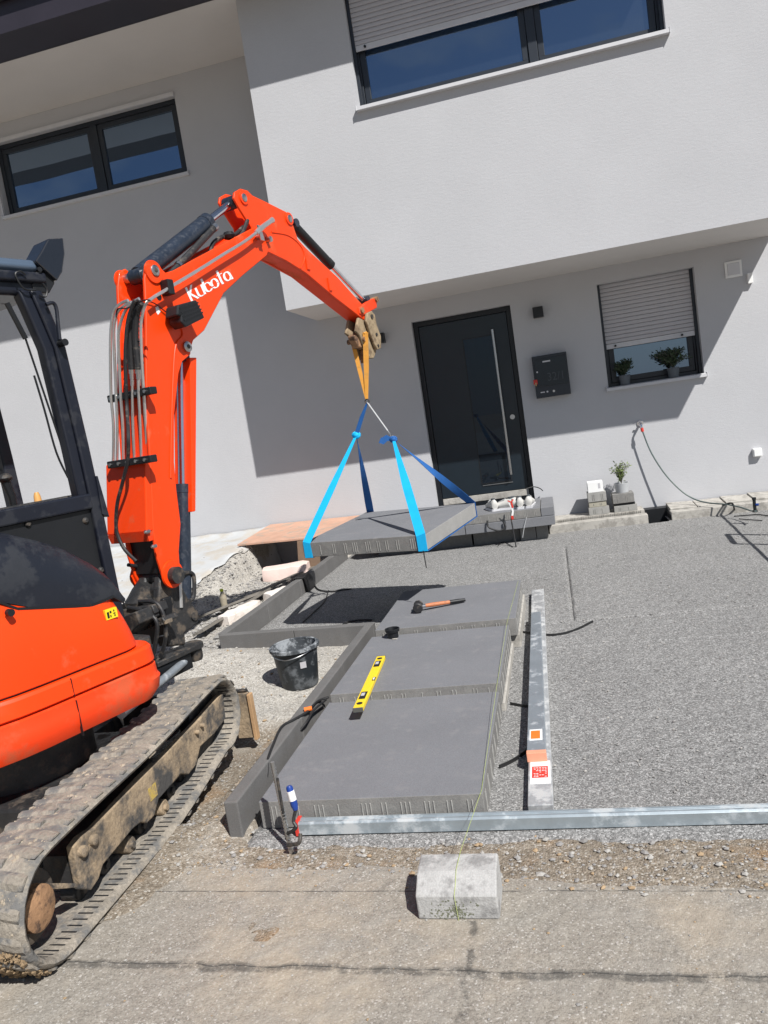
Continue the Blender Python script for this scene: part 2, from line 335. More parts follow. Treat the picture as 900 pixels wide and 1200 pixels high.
        if subs:
            md = o.modifiers.new('subdiv', 'SUBSURF'); md.levels = subs; md.render_levels = subs
        me.update(); return o
def root_inv(p):
    while p.parent is not None: p = p.parent
    return ROOTINV[p.name] if p.name in ROOTINV else Matrix.Translation(p.location).inverted()
def copy_piece(o, loc=None, mw=None, parent=None):
    c = o.copy(); COL.objects.link(c); c.parent = parent or o.parent
    if mw is not None: c.matrix_basis = mw
    elif loc is not None: c.location = loc
    return c
def arc(cx, cy, r, a0, a1, n=8): return [(cx + r * cos(math.radians(a0 + (a1 - a0) * k / n)), cy + r * sin(math.radians(a0 + (a1 - a0) * k / n))) for k in range(n + 1)]
def rnd(a, b): return random.uniform(a, b)
def sm(t): t = max(0., min(1., t)); return t * t * (3 - 2 * t)
def fb(x, y, z=0., o=4): return noise.fractal(V((x, y, z)), .9, 2.1, o)
#==SETTING==
def world_mesh(mb, name, mats, smooth=35, kind='structure', parent=None, recalc=False):
    me = bpy.data.meshes.new(name); me.from_pydata(mb.v, [], mb.f)
    mats = mats if isinstance(mats, (list, tuple)) else [mats]
    for mm in mats: me.materials.append(mm)
    if len(mats) > 1: me.polygons.foreach_set('material_index', mb.mi)
    if smooth: me.shade_smooth(); me.set_sharp_from_angle(angle=math.radians(smooth))
    o = bpy.data.objects.new(name, me); COL.objects.link(o)
    if kind: o['kind'] = kind
    return o

# seams and tyre-dark stains worn into the road, along its own joints
def road_marks(M):
    nt = M.node_tree; l = nt.links.new; b = nt.nodes['Principled BSDF']
    src = b.inputs['Base Color'].links[0].from_socket
    g = ND(nt, 'ShaderNodeNewGeometry'); sx = ND(nt, 'ShaderNodeSeparateXYZ'); l(g.outputs['Position'], sx.inputs[0])
    n = ND(nt, 'ShaderNodeTexNoise', Scale=5, Detail=5, Roughness=.6); l(g.outputs['Position'], n.inputs['Vector'])
    nb = ND(nt, 'ShaderNodeTexNoise', Scale=11, Detail=8, Roughness=.8); l(g.outputs['Position'], nb.inputs['Vector'])
    def M_(op, a, b_, c=None):
        q = ND(nt, 'ShaderNodeMath', operation=op)
        for i, v in enumerate((a, b_, c)):
            if v is None: continue
            if isinstance(v, (int, float)): q.inputs[i].default_value = v
            else: l(v, q.inputs[i])
        return q.outputs[0]
    out = src
    def line(coord, c0, wob, w0, w1, amt, breakup, lim=None):
        nonlocal out
        d = M_('ABSOLUTE', M_('ADD', M_('SUBTRACT', coord, c0), M_('MULTIPLY', M_('SUBTRACT', n.outputs[0], .5), wob)), 0)
        mr = ND(nt, 'ShaderNodeMapRange'); mr.interpolation_type = 'SMOOTHSTEP'; mr.inputs['From Min'].default_value = w0; mr.inputs['From Max'].default_value = w1
        mr.inputs['To Min'].default_value = amt; mr.inputs['To Max'].default_value = 0; l(d, mr.inputs[0])
        br = ND(nt, 'ShaderNodeMapRange'); br.inputs['From Min'].default_value = breakup; br.inputs['From Max'].default_value = breakup + .12; l(nb.outputs[0], br.inputs[0])
        f = M_('MULTIPLY', mr.outputs[0], br.outputs[0])
        if lim: f = M_('MULTIPLY', f, lim)
        mx = ND(nt, 'ShaderNodeMixRGB'); l(f, mx.inputs[0]); l(out, mx.inputs[1]); mx.inputs[2].default_value = (.062, .06, .056, 1); out = mx.outputs[0]
    ys = M_('MULTIPLY_ADD', sx.outputs[0], .012, sx.outputs[1])
    line(ys, 1.972, .075, .009, .024, .66, .40)
    line(ys, 1.978, .05, .001, .0035, .85, .36)
    line(ys, 2.345, .012, .0012, .004, .85, .40)
    below = ND(nt, 'ShaderNodeMath', operation='LESS_THAN'); l(sx.outputs[1], below.inputs[0]); below.inputs[1].default_value = 2.2
    line(sx.outputs[0], -.425, .09, .005, .018, .7, .44, below.outputs[0])
    l(out, b.inputs['Base Color'])
road_marks(m_road)

# ground far below everything and out to the horizon
g0 = MB(); g0.add([(-150, -150, -.9), (150, -150, -.9), (150, 150, -.9), (-150, 150, -.9)], [(0, 1, 2, 3)]); world_mesh(g0, 'ground', m_soil, 0)

# road of exposed aggregate concrete with a broken edge
def road_edge(x):
    base = 2.50 if x < -1.2 else 2.50 - .14 * sm((x + 1.2) / 1.6)
    base += -.02 * sm((x - .2) / .3)
    return base + .03 * fb(x * 2.1, 3.3) + .012 * fb(x * 11, 8.1)
rb = MB(); xs = [-40] + [-7 + i * .035 for i in range(int(11.5 / .035))] + [40]
vs = []
for x in xs:
    e = road_edge(x); vs += [(x, -30, 0), (x, 1.2, 0), (x, e, 0.0), (x, e + .008, -.006), (x, e + .012, -.12)]
rb.add(vs, [(i * 5 + k, i * 5 + 5 + k, i * 5 + 6 + k, i * 5 + 1 + k) for i in range(len(xs) - 1) for k in range(4)])
world_mesh(rb, 'road', m_road, 30)

# subsoil: rough strip along the road, machine area, sand pile, bank by the wall, pit under the plywood
def soil_h(x, y):
    h = .013 * fb(x * 3, y * 3) + .006 * fb(x * 14, y * 14)
    if y < 2.75: h += -.012
    h += .15 * math.exp(-(((x + 2.62) / .46) ** 2 + ((y - 4.86) / .38) ** 2)) + .045 * math.exp(-(((x + 2.05) / .38) ** 2 + ((y - 4.62) / .5) ** 2))
    h += .05 * math.exp(-(((x + 1.75) / .2) ** 2 + ((y - 3.05) / .7) ** 2))
    if x < -1.6: h -= .085 * sm((y - 2.72) / .2) * sm((4.0 - y) / .3) * sm((-1.62 - x) / .08)
    if x < -2.7:
        pl_ = .36 * sm((y - 5.9) / 2.9)
        edge = -3.62 + .10 * fb(y * 1.4, 2.) + .04 * fb(y * 6, 5.)
        h += pl_ * sm((edge - x) / .16 + .5) + .02 * abs(fb(x * 9, y * 9, 2.))
        pit = sm((x + 3.82) / .12) * sm((-2.80 - x) / .1) * sm((y - 8.50 - .1 * fb(x * 4, 1.)) / .14)
        h -= pit * .5
    if x > -1.42 and y > 2.70 or (x > -2.65 and y > 5.34): h = -.07
    if .955 < x < 1.185 and y > 8.9: h = -.35
    return h
sb = MB(); nx, ny = 250, 170; x0, x1, y0, y1 = -7.6, 2.9, 2.1, 9.62
vs = [(x0 + (x1 - x0) * i / nx, y0 + (y1 - y0) * j / ny) for j in range(ny + 1) for i in range(nx + 1)]
fs = [(j * (nx + 1) + i, j * (nx + 1) + i + 1, (j + 1) * (nx + 1) + i + 1, (j + 1) * (nx + 1) + i) for j in range(ny) for i in range(nx)]
def zone_old(f):
    x = sum(vs[k][0] for k in f) / 4; y = sum(vs[k][1] for k in f) / 4
    if y > 3.7 and -3.6 < x < -1.45 and fb(x * 3, y * 3, 4.) + (y - 4.05) * 1.5 > 0: return 1
    if x < -1.3 and 2.5 < y < 2.75 and fb(x * 4, y * 4, 1.) > -.1: return 1
    if x < -2.8 and y > 5.5: return 1
    return 0
sb.v = [V((x, y, soil_h(x, y))) for x, y in vs]; sb.f = fs; sb.mi = [0] * len(fs)
def dusty(x, y):
    d = 0.
    if -3.7 < x < -1.4: d = max(d, sm((y - 3.55 + .25 * fb(x * 3, y * 3, 4.)) / .8))
    if x < -2.75: d = max(d, sm((y - 5.2) / .6))
    if x < -1.1: d = max(d, .36 * sm((x + 1.75) / .15) * sm((-1.15 - x) / .25) * sm((y - 2.42) / .12) * sm((3.05 - y) / .25))
    return d
so_il = world_mesh(sb, 'subsoil', m_soil, 60)
at = so_il.data.attributes.new('dusty', 'FLOAT', 'POINT'); at.data.foreach_set('value', [dusty(x, y) for x, y in vs])
def soil_dust(M):
    nt = M.node_tree; l = nt.links.new; b = nt.nodes['Principled BSDF']; src = b.inputs['Base Color'].links[0].from_socket
    a = ND(nt, 'ShaderNodeAttribute'); a.attribute_name = 'dusty'; tc = ND(nt, 'ShaderNodeTexCoord')
    n = ND(nt, 'ShaderNodeTexNoise', Scale=7, Detail=7, Roughness=.65); l(tc.outputs['Object'], n.inputs['Vector'])
    ad = ND(nt, 'ShaderNodeMath', operation='MULTIPLY_ADD'); l(n.outputs[0], ad.inputs[0]); ad.inputs[1].default_value = .9; l(a.outputs['Fac'], ad.inputs[2])
    mr = ND(nt, 'ShaderNodeMapRange'); mr.inputs['From Min'].default_value = .72; mr.inputs['From Max'].default_value = 1.1; l(ad.outputs[0], mr.inputs[0])
    v = ND(nt, 'ShaderNodeTexVoronoi', Scale=150); l(tc.outputs['Object'], v.inputs['Vector']); sp = ND(nt, 'ShaderNodeSeparateColor'); l(v.outputs['Color'], sp.inputs[0])
    rp = ND(nt, 'ShaderNodeValToRGB'); rp.color_ramp.elements[0].color = (.25, .235, .21, 1); rp.color_ramp.elements[1].color = (.56, .54, .50, 1); e = rp.color_ramp.elements.new(.5); e.color = (.40, .375, .335, 1); l(sp.outputs[0], rp.inputs[0])
    mx = ND(nt, 'ShaderNodeMixRGB'); l(mr.outputs[0], mx.inputs[0]); l(src, mx.inputs[1]); l(rp.outputs[0], mx.inputs[2]); l(mx.outputs[0], b.inputs['Base Color'])
soil_dust(m_soil)

# bed of split gravel, screeded level
def bed(name, x0, x1, y0, y1, hole=None, st=.06, front=0.):
    b = MB(); gx0 = lambda y: .006 - .012 * (8.16 - y)
    xs = [x0 + (x1 - x0) * i / int((x1 - x0) / st) for i in range(int((x1 - x0) / st) + 1)]; xs = sorted([x for x in xs if abs(x + .01) > .06] + [-.07 + .01 * i for i in range(13)])
    ys = [y0 + (y1 - y0) * i / int((y1 - y0) / st) for i in range(int((y1 - y0) / st) + 1)]
    if y0 < 4.9 < y1: ys = sorted([y for y in ys if abs(y - 4.84) > .06] + [4.78 + .012 * i for i in range(11)])
    nx, ny = len(xs) - 1, len(ys) - 1
    for j, y in enumerate(ys):
        for i, x in enumerate(xs):
            z = .004 * fb(x * 2, y * 2) + .0025 * fb(x * 17, y * 17)
            z += -.020 * math.exp(-(((x + .012 - .01 * fb(y * 4, 1.)) / (.010 + .004 * fb(y * 9, 2.))) ** 2)) * sm((y - 5.3) / .2) * sm((8.2 - y) / .2) * (1 if x < .2 else 0)      # groove left by the screed rail
            z += .006 * math.exp(-(((y - 4.84 + .03 * x * .5 - .012 * fb(x * 5, 3.)) / .014) ** 2)) * (1 if x > -.25 else 0)
            for (fx, fy) in ((.75, 5.6), (.95, 6.5), (1.3, 4.1), (.35, 3.6), (-1.9, 7.9), (-.9, 8.0), (.9, 7.6)): z -= .006 * math.exp(-(((x - fx) / .09) ** 2 + ((y - fy) / .14) ** 2))
            if front and j == 0: z -= .04; y = y + .035 * fb(x * 5, 2.) + .015 * fb(x * 19, 7.)
            elif i == 0 or j == 0: z -= .03
            b.v.append(V((x, y, z)))
    for j in range(ny):
        for i in range(nx):
            c = b.v[j * (nx + 1) + i]
            if hole and hole[0] < c.x + st / 2 < hole[1] and c.y + st / 2 > hole[2]: continue
            b.f.append((j * (nx + 1) + i, j * (nx + 1) + i + 1, (j + 1) * (nx + 1) + i + 1, (j + 1) * (nx + 1) + i))
    b.mi = [0] * len(b.f); return world_mesh(b, name, m_gravel, 60)
bed('gravel_bed', -2.665, 5, 5.36, 9.46, (.95, 1.19, 8.98), .045)
bed('gravel_bed', -1.43, 5, 2.62, 5.36, None, .045, 1.)

# loose stones, nobody could count them
def stones(name, n, place, sizes, mats, seed):
    random.seed(seed); b = MB()
    for _ in range(n):
        x, y = place(); r = sizes[0] * (sizes[1] / sizes[0]) ** (random.random() ** 2.2)
        z = surf(x, y) + r * .25; a = rnd(0, 6.28); q = (rnd(.7, 1.3), rnd(.7, 1.3), rnd(.45, .8)); k = len(b.v)
        pts = [(0, 0, 1), (1, 0, .25), (.3, .95, .3), (-.8, .6, .2), (-.85, -.55, .3), (.3, -.95, .2), (.5, .4, -.8), (-.6, 0, -.8), (.3, -.6, -.8)]
        for p in pts:
            px_ = p[0] * r * q[0] * rnd(.8, 1.2); py_ = p[1] * r * q[1] * rnd(.8, 1.2)
            b.v.append(V((x + px_ * cos(a) - py_ * sin(a), y + px_ * sin(a) + py_ * cos(a), z + p[2] * r * q[2])))
        fs_ = [(0, 1, 2), (0, 2, 3), (0, 3, 4), (0, 4, 5), (0, 5, 1), (1, 6, 2), (2, 6, 7, 3), (3, 7, 4), (4, 7, 8, 5), (5, 8, 6, 1)]
        mi = random.choice((0, 0, 1, 1, 1, 2)) if len(mats) > 2 else random.choice((0, 1))
        for f in fs_: b.f.append([i + k for i in f]); b.mi.append(mi)
    return world_mesh(b, name, mats, 0, 'stuff')
def surf(x, y):
    if y < road_edge(x): return 0.
    if (x > -1.44 and y > 2.74) or (x > -2.65 and y > 5.36): return 0.
    return soil_h(x, y)
MS = [m_stoneA, m_stoneB, m_stoneC]
def strip():
    x = rnd(-2.2, 1.4); return x, road_edge(x) - .05 + random.random() * (.32 if x > -1.5 else .5)
stones('rubble_stones', 1500, strip, (.003, .014), MS, 3)
def machine_area():
    while 1:
        x, y = rnd(-3.3, -1.46), rnd(2.5, 5.3)
        if x > -1.5 and y > 2.7: continue
        return x, y
stones('yard_stones', 2600, machine_area, (.003, .013), [m_stoneA, m_stoneB, m_stoneC], 4)
def bankarea():
    while 1:
        x, y = rnd(-5.0, -2.78), rnd(5.0, 9.3)
        if x < -3.9 and random.random() < .85: continue
        return x, y
stones('bank_stones', 6500, bankarea, (.006, .024), [m_stoneA, m_stoneB, m_stoneB], 5)
stones('road_grit', 700, lambda: (rnd(-2.2, 1.2), 2.5 - random.random() ** 2 * 1.0), (.002, .006), MS, 6)
def bedarea():
    while 1:
        x, y = rnd(-2.6, 2.3), rnd(2.75, 8.95)
        if y < 5.4 and x < -.36: continue
        if -1.42 < x < -.38 and y < 6.4: continue
        return x, y
stones('loose_gravel', 9000, bedarea, (.003, .008), [m_stoneA, m_stoneB, m_stoneB], 8)

# ---------------------------------------------------------------- the house
YW, YB, ZS, ZR = 9.5, 8.32, 2.97, 6.25      # lower wall, overhanging storey, its underside, roof soffit
house = thing('rendered_house', (0, YW, 0), 'light grey rendered house with overhanging upper storey, dark door and shuttered windows', 'house')
def wallmesh(x0, x1, z0, z1, Y, ops, dep):
    b = MB(); xs = sorted({x0, x1} | {o[0] for o in ops} | {o[1] for o in ops}); zs = sorted({z0, z1} | {o[2] for o in ops} | {o[3] for o in ops})
    for i in range(len(xs) - 1):
        for j in range(len(zs) - 1):
            cx, cz = (xs[i] + xs[i + 1]) / 2, (zs[j] + zs[j + 1]) / 2
            if any(o[0] < cx < o[1] and o[2] < cz < o[3] for o in ops): continue
            b.add([(xs[i], Y, zs[j]), (xs[i + 1], Y, zs[j]), (xs[i + 1], Y, zs[j + 1]), (xs[i], Y, zs[j + 1])], [(0, 1, 2, 3)])
    for o in ops:
        a, c, e, f = o; D = Y + dep
        b.add([(a, Y, e), (c, Y, e), (c, Y, f), (a, Y, f), (a, D, e), (c, D, e), (c, D, f), (a, D, f)], [(0, 4, 5, 1), (1, 5, 6, 2), (2, 6, 7, 3), (3, 7, 4, 0)])
    return b
DOOR = (-1.515, -.300, .30, 2.74); WIN = (.715, 1.785, 1.57, 2.785); LWIN = (-6.80, -4.085, 5.075, 6.03); UWIN = (-1.545, 1.53, 4.86, 6.12)
b = wallmesh(-11, 9, -.9, ZR, YW, [DOOR, WIN, LWIN], .24)
b.build('wall', m_wall, house, smooth=0, recalc=False)
b = wallmesh(-2.70, 2.62, ZS, 6.7, YB, [UWIN], .2)
b.add([(-2.70, YB, ZS), (-2.70, YW - .002, ZS), (-2.70, YW - .002, 6.7), (-2.70, YB, 6.7)], [(0, 1, 2, 3)])
b.add([(2.62, YB, ZS), (2.62, YW - .002, ZS), (2.62, YW - .002, 6.7), (2.62, YB, 6.7)], [(0, 1, 2, 3)])
b.add([(-2.70, YB, 6.7), (2.62, YB, 6.7), (2.62, YW, 6.7), (-2.70, YW, 6.7)], [(0, 1, 2, 3)])
b.build('overhanging_wall', m_wall, house, smooth=0, recalc=False)
MB().add([(-2.70, YB, ZS), (2.62, YB, ZS), (2.62, YW - .002, ZS), (-2.70, YW - .002, ZS)], [(0, 1, 2, 3)]).build('soffit', m_soffit, house, smooth=0, recalc=False)
MB().add([(-11, 8.23, ZR - .002), (-2.703, 8.23, ZR - .002), (-2.703, YW - .002, ZR - .002), (-11, YW - .002, ZR - .002)], [(0, 1, 2, 3)]).build('soffit', m_soffit, house, smooth=0, recalc=False)
MB().box(-3, 3, YW + .3, 9.9, -.5, 6.2).build('inner_wall', m_black, house, smooth=0)
rf = MB().box(-11, 1.9, 7.735, 8.228, ZR, 6.62).box(-11, 1.9, 8.23, 13, ZR + .001, 6.62).build('roof', m_fascia, house, smooth=0)
gt = MB(); gt.tube([(-11, 7.69, 6.60), (1.9, 7.69, 6.60)], .06, 12); gt.build('gutter', m_fascia, rf, smooth=40)

def frame_rect(b, x0, x1, z0, z1, w, y0, y1):
    b.box(x0, x1, y0, y1, z0, z0 + w); b.box(x0, x1, y0, y1, z1 - w, z1)
    b.box(x0, x0 + w, y0, y1, z0 + w, z1 - w); b.box(x1 - w, x1, y0, y1, z0 + w, z1 - w)
def window(op, Y, dep, mull, shut, nsl, name='window', label=None, sillout=.045, fw=.055):
    x0, x1, z0, z1 = op; b = MB(); yf = Y + dep
    frame_rect(b, x0, x1, z0, z1, fw, yf, yf + .07)
    w = b.build(name, m_anth, house, bevel=.004, smooth=0)
    if label: w['label'] = label
    edges = [x0 + fw] + [q for mm in mull for q in (mm - .045, mm + .045)] + [x1 - fw]
    for mm in mull: MB().box(mm - .045, mm + .045, yf - .004, yf + .07, z0 + fw, z1 - fw).build('mullion', m_anth, w, bevel=.004, smooth=0)
    for i in range(0, len(edges), 2):
        a, c = edges[i], edges[i + 1]; b = MB(); frame_rect(b, a + .004, c - .004, z0 + fw + .004, z1 - fw - .004, .062, yf + .012, yf + .06)
        b.build('sash', m_anth, w, bevel=.005, smooth=0)
        MB().box(a + .064, c - .064, yf + .036, yf + .044, z0 + fw + .064, z1 - fw - .064).build('pane', m_glass, w, smooth=0)
    if shut:   # guide rails and roller shutter
        for xx in (x0, x1 - .035): MB().box(xx, xx + .035, yf - .06, yf - .002, z0 + .02, z1).build('guide_rail', m_anth, w, bevel=.003, smooth=0)
        h = (z1 - shut - .06) / nsl; first = None
        prof = [(0, 0), (-.006, .1), (-.0085, .35), (-.0085, .65), (-.006, .88), (0, .97), (.004, .97), (.004, 0)]
        for k in range(nsl):
            zz = shut + .06 + h * k
            if first is None:
                s_ = MB(); s_.loft([[V((xx, yf - .035 + p[0] * (h / .045), zz + p[1] * h)) for p in prof] for xx in (x0 + .037, x1 - .037)])
                first = s_.build('shutter_slat', m_slat, w, smooth=40); base = V(first.location)
            else: copy_piece(first, base + V((0, 0, h * k)))
        MB().box(x0 + .037, x1 - .037, yf - .045, yf - .028, shut, shut + .057).build('shutter_end_bar', m_sill, w, bevel=.003, smooth=0)
        for xx in (x0 + .14, x1 - .18): MB().cyl((xx, yf - .062, shut + .028), (xx, yf - .045, shut + .028), .013, 10).build('shutter_stopper', m_black, w)
    # sloping metal sill with end caps
    b = MB(); b.hexa([V((x0 - .02, Y - sillout, z0 - .03)), V((x1 + .02, Y - sillout, z0 - .03)), V((x1 + .02, Y - .001, z0 - .03)), V((x0 - .02, Y - .001, z0 - .03)),
                      V((x0 - .02, Y - sillout, z0 + .004)), V((x1 + .02, Y - sillout, z0 + .004)), V((x1 + .02, Y - .001, z0 + .012)), V((x0 - .02, Y - .001, z0 + .012))])
    b.box(x0 + .001, x1 - .001, Y, yf + .01, z0 - .02, z0 + .014)
    sl_ = b.build('sill', m_sill, w, smooth=0)
    for xx in (x0 - .026, x1 + .02): MB().box(xx, xx + .006, Y - sillout - .004, Y - .001, z0 - .036, z0 + .022).build('sill_end_cap', m_sill, w, bevel=.002, smooth=0)
    return w
window(UWIN, YB, .13, [.285], 5.455, 13, label='wide upper window with roller shutter half down', sillout=.06)
window(WIN, YW, .15, [], 2.03, 15, label='small window beside the door with roller shutter mostly down', sillout=.05)
lw = window(LWIN, YW, .10, [-5.33], None, 0, label='wide two part window under the roof overhang', sillout=.05)
MB().box(LWIN[0], LWIN[1], YW - .03, YW - .002, LWIN[3] - .02, LWIN[3] + .03).build('shutter_box', m_sill, lw, bevel=.004, smooth=0)
MB().box(LWIN[0] - .028, LWIN[0] - .003, YW - .03, YW - .002, LWIN[2], LWIN[3] - .03).build('guide_rail', m_sill, lw, bevel=.003, smooth=0)

# front door
dx0, dx1, dz0, dz1 = DOOR; b = MB(); yf = YW + .09
frame_rect(b, dx0, dx1, dz0 + .05, dz1, .06, yf, yf + .08)
dr = b.build('front_door', m_doorframe, house, bevel=.004, smooth=0)
MB().box(dx0 + .064, dx1 - .064, yf + .016, yf + .06, dz0 + .20, dz1 - .064).build('door_leaf', m_door, dr, bevel=.004, smooth=0)
MB().box(dx0 + .065, dx1 - .065, yf + .004, yf + .06, dz0 + .115, dz0 + .195).build('threshold', m_conc, dr, bevel=.004, smooth=0)
px0 = W(562, 500, yf).x - .06; px1 = W(598, 500, yf).x - .075
b = MB(); frame_rect(b, px0 - .012, px1 + .012, .62, 2.44, .012, yf + .010, yf + .02); b.build('pane_trim', m_black, dr, smooth=0)
MB().box(px0, px1, yf + .009, yf + .018, .632, 2.428).build('pane', m_doorglass, dr, smooth=0)
MB().box(px0, px1 + .02, yf + .007, yf + .0095, .60, .610).build('drip_bar', m_steel, dr, smooth=0)
h0, h1 = W(576.5, 386, yf - .06), W(599.5, 556, yf - .06); hx = (h0.x + h1.x) / 2
hb = MB(); hb.tube([(hx, yf - .06, h1.z), (hx, yf - .06, h0.z)], .0165, 14); hd = hb.build('door_handle', m_steel, dr)
for zz in (h1.z + .2, h0.z - .2): MB().cyl((hx, yf - .046, zz), (hx, yf + .014, zz), .009, 10).build('handle_stand_off', m_steel, dr)
lk = W(600.5, 488.5, yf); lb = MB(); lb.cyl((lk.x, yf + .016, lk.z), (lk.x, yf - .004, lk.z), .030, 20); lb.cyl((lk.x, yf - .004, lk.z), (lk.x, yf - .009, lk.z), .015, 14); lb.build('door_lock', m_steel, dr)
#==ENTRANCE==
# ---------------------------------------------------------------- entrance step, kerbs along the wall
def slab_mesh(b, x0, x1, y0, y1, z0, z1, F=None, ribs=True, side=True, seed=1):
    """concrete slab with the shallow vertical spacer ribs on its front and right edge"""
    random.seed(seed); b.box(x0, x1, y0, y1, z0, z1, F, 0); b.mi[-4] = 2; b.mi[-1] = 3 if not side else 2
    if ribs:
        x = x0 + .05
        while x < x1 - .04:
            for q in range(random.choice((1, 2, 2, 3))):
                xx = x + q * .018
                if xx < x1 - .02: b.box(xx, xx + .006, y0 - .0035, y0 + .002, z0 + .014, z1 - .022, F, 1)
            x += rnd(.07, .12)
    if side:
        y = y0 + .06
        while y < y1 - .05:
            for q in range(2): b.box(x1 - .002, x1 + .0035, y + q * .018, y + q * .018 + .006, z0 + .014, z1 - .022, F, 1)
            y += rnd(.1, .15)
    return b
step = thing('entrance_step', (-1, 8.9, 0), 'wide grey concrete entrance step under the front door, slabs stacked on blocks', 'step')
zt = .375; z1_ = .275
MSL = [m_slabside, m_rib]
for (a, c) in ((-2.35, -1.36), (-1.352, -.232)): slab_mesh(MB(), a, c, 8.62, 9.485, z1_ + .004, zt, side=False, seed=int(a * 10)).build('step_slab', [m_slab, m_rib, m_slabside, m_raw], step, bevel=.003, smooth=0)
MB().box(-.225, -.085, 8.62, 9.485, z1_ + .004, zt).build('step_slab', m_slab, step, bevel=.004, smooth=0)
for (a, c) in ((-2.35, -1.10), (-1.092, -.085)): MB().box(a, c, 8.605, 9.485, .172, z1_).build('step_slab', m_slab, step, bevel=.004, smooth=0)
for (a, c) in ((-2.2, -1.62), (-1.6, -1.06), (-1.04, -.5), (-.49, -.315), (-.308, -.18)): MB().box(a, c, 8.82 if a < -.6 else 8.74, 9.3, -.02, .171).build('support_block', m_slabside, step, bevel=.003, smooth=0)

kb = thing('wall_kerb', (.4, 9.05, 0), 'pale concrete kerb along the wall right of the entrance step', 'kerb')
MB().box(-.165, .945, 9.0, 9.14, -.1, .10).build('kerb_stone', m_conc, kb, bevel=.008, smooth=0)
b = MB()
for i in range(46):
    xx = -.05 + i * .0208; b.box(xx, xx + .009, 9.149, 9.163, .098, .128 + .006 * (i % 2))
b.box(-.12, .93, 9.16, 9.49, -.1, .13); b.build('backing_strip', m_conc, kb, smooth=0)
kb2 = thing('wall_kerb', (1.8, 9.05, 0), 'pale concrete kerb with flat paving slabs at the right edge under the garden hose', 'kerb')
MB().box(1.195, 2.9, 8.99, 9.13, -.1, .095).build('kerb_stone', m_conc, kb2, bevel=.008, smooth=0)
pv = None
for i, (a, c, t) in enumerate(((1.21, 1.50, .01), (1.51, 1.80, .0), (1.81, 2.10, .012), (2.11, 2.42, .016), (2.43, 2.74, .01))):
    MB().hexa([V((a, 9.14, .05)), V((c, 9.14, .05)), V((c, 9.48, .05)), V((a, 9.48, .05)), V((a, 9.14, .10 + t)), V((c, 9.14, .10 + t * .4)), V((c, 9.48, .125)), V((a, 9.48, .125 + t))]).build('paving_slab', m_conc, kb2, bevel=.005, smooth=0)
cb = MB(); cb.box(.947, 1.193, 9.33, 9.49, -.34, .10); cb.box(.947, .952, 9.0, 9.33, -.34, .06); cb.box(1.188, 1.193, 9.0, 9.33, -.34, .06); cb.box(.952, 1.188, 8.99, 9.33, -.36, -.30); cb.build('drain_pit_shade', m_black, kb, smooth=0)  # pit sides coloured black to stand for the shade in the hole

# ---------------------------------------------------------------- dark kerbs round the planting strip
def kerb_run(label, p0, p1, w, z0, z1, n, off=0.):
    t = thing('edging_kerb', ((p0[0] + p1[0]) / 2, (p0[1] + p1[1]) / 2, 0), label, 'kerb', 'dark kerbs set round the sand strip')
    d = V((p1[0] - p0[0], p1[1] - p0[1], 0)); ln = d.length; d.normalize(); q = V((d.y, -d.x, 0)); c0 = V((p0[0], p0[1], 0))
    F = lambda a, s, z: c0 + q * a + d * s + V((0, 0, z))
    for i in range(n):
        j = rnd(-.002, .002); MB().box(-w / 2 + j, w / 2 + j, ln * i / n + .0015, ln * (i + 1) / n - .0015, z0, z1 + rnd(-.002, .002), F).build('kerb_stone', m_kerb, t, bevel=.006, smooth=0)
    return t
random.seed(11)
kn = kerb_run('long dark kerb between the tracked excavator and the laid slabs', (-1.465, 2.72), (-1.468, 5.235), .062, -.12, .153, 3)
kerb_run('short dark kerb running crosswise behind the bucket', (-1.434, 5.278), (-2.70, 5.35), .066, -.12, .150, 2)
kl = kerb_run('long dark kerb on the left running back towards the wall', (-2.70, 5.388), (-2.64, 8.86), .072, -.12, .150, 4)
bk = MB(); bk.box(-2.66, -2.55, 7.0, 7.30, .03, .163, lambda a, s, z: V((a, s, z)))
bk = MB()   # dark rubber mat scrap hung over the left kerb
bk.ribbon([(-2.735, 7.30, .08), (-2.722, 7.30, .157), (-2.62, 7.31, .159), (-2.60, 7.315, .10), (-2.585, 7.32, .012)], .24, (0, 1, 0), .006)
tag(bk.build('rubber_mat_scrap', m_rubber, smooth=0), 'black scrap of rubber mat folded over the far left kerb', 'mat')

# ---------------------------------------------------------------- slabs laid as the path
PATH = ((.12, (305, 937), (565, 933), 3.85, 'nearest laid grey path slab, behind the long galvanised bar'),
        (.168, (388, 812), (585, 802), 4.86, 'middle laid grey path slab carrying the black pipe cap'),
        (.206, (440, 738), (604, 725), 5.95, 'farthest laid grey path slab with the mallet lying on it'))
for i, (zz, pa, pb_, ye, lab) in enumerate(PATH):
    A0, A1 = G(*pa, zz), G(*pb_, zz); y0 = (A0.y + A1.y) / 2
    o = slab_mesh(MB(), A0.x, A1.x, y0, ye, zz - .118, zz, seed=i + 3).build('path_slab', [m_slab, m_rib, m_slabside, m_raw], None, bevel=.004, smooth=0)
    tag(o, lab, 'slab', 'grey concrete slabs laid as a path')
    if i: 
        o = MB().box(A0.x + .02, A1.x + .012, y0 + .03, ye, -.02, zz - .119).build('mortar_bed', m_conc, None, bevel=.006, smooth=0)
        tag(o, ('pale mortar bed showing under the right edge of the middle path slab', 'pale mortar bed showing under the right edge of the farthest path slab')[i - 1], 'mortar bed')
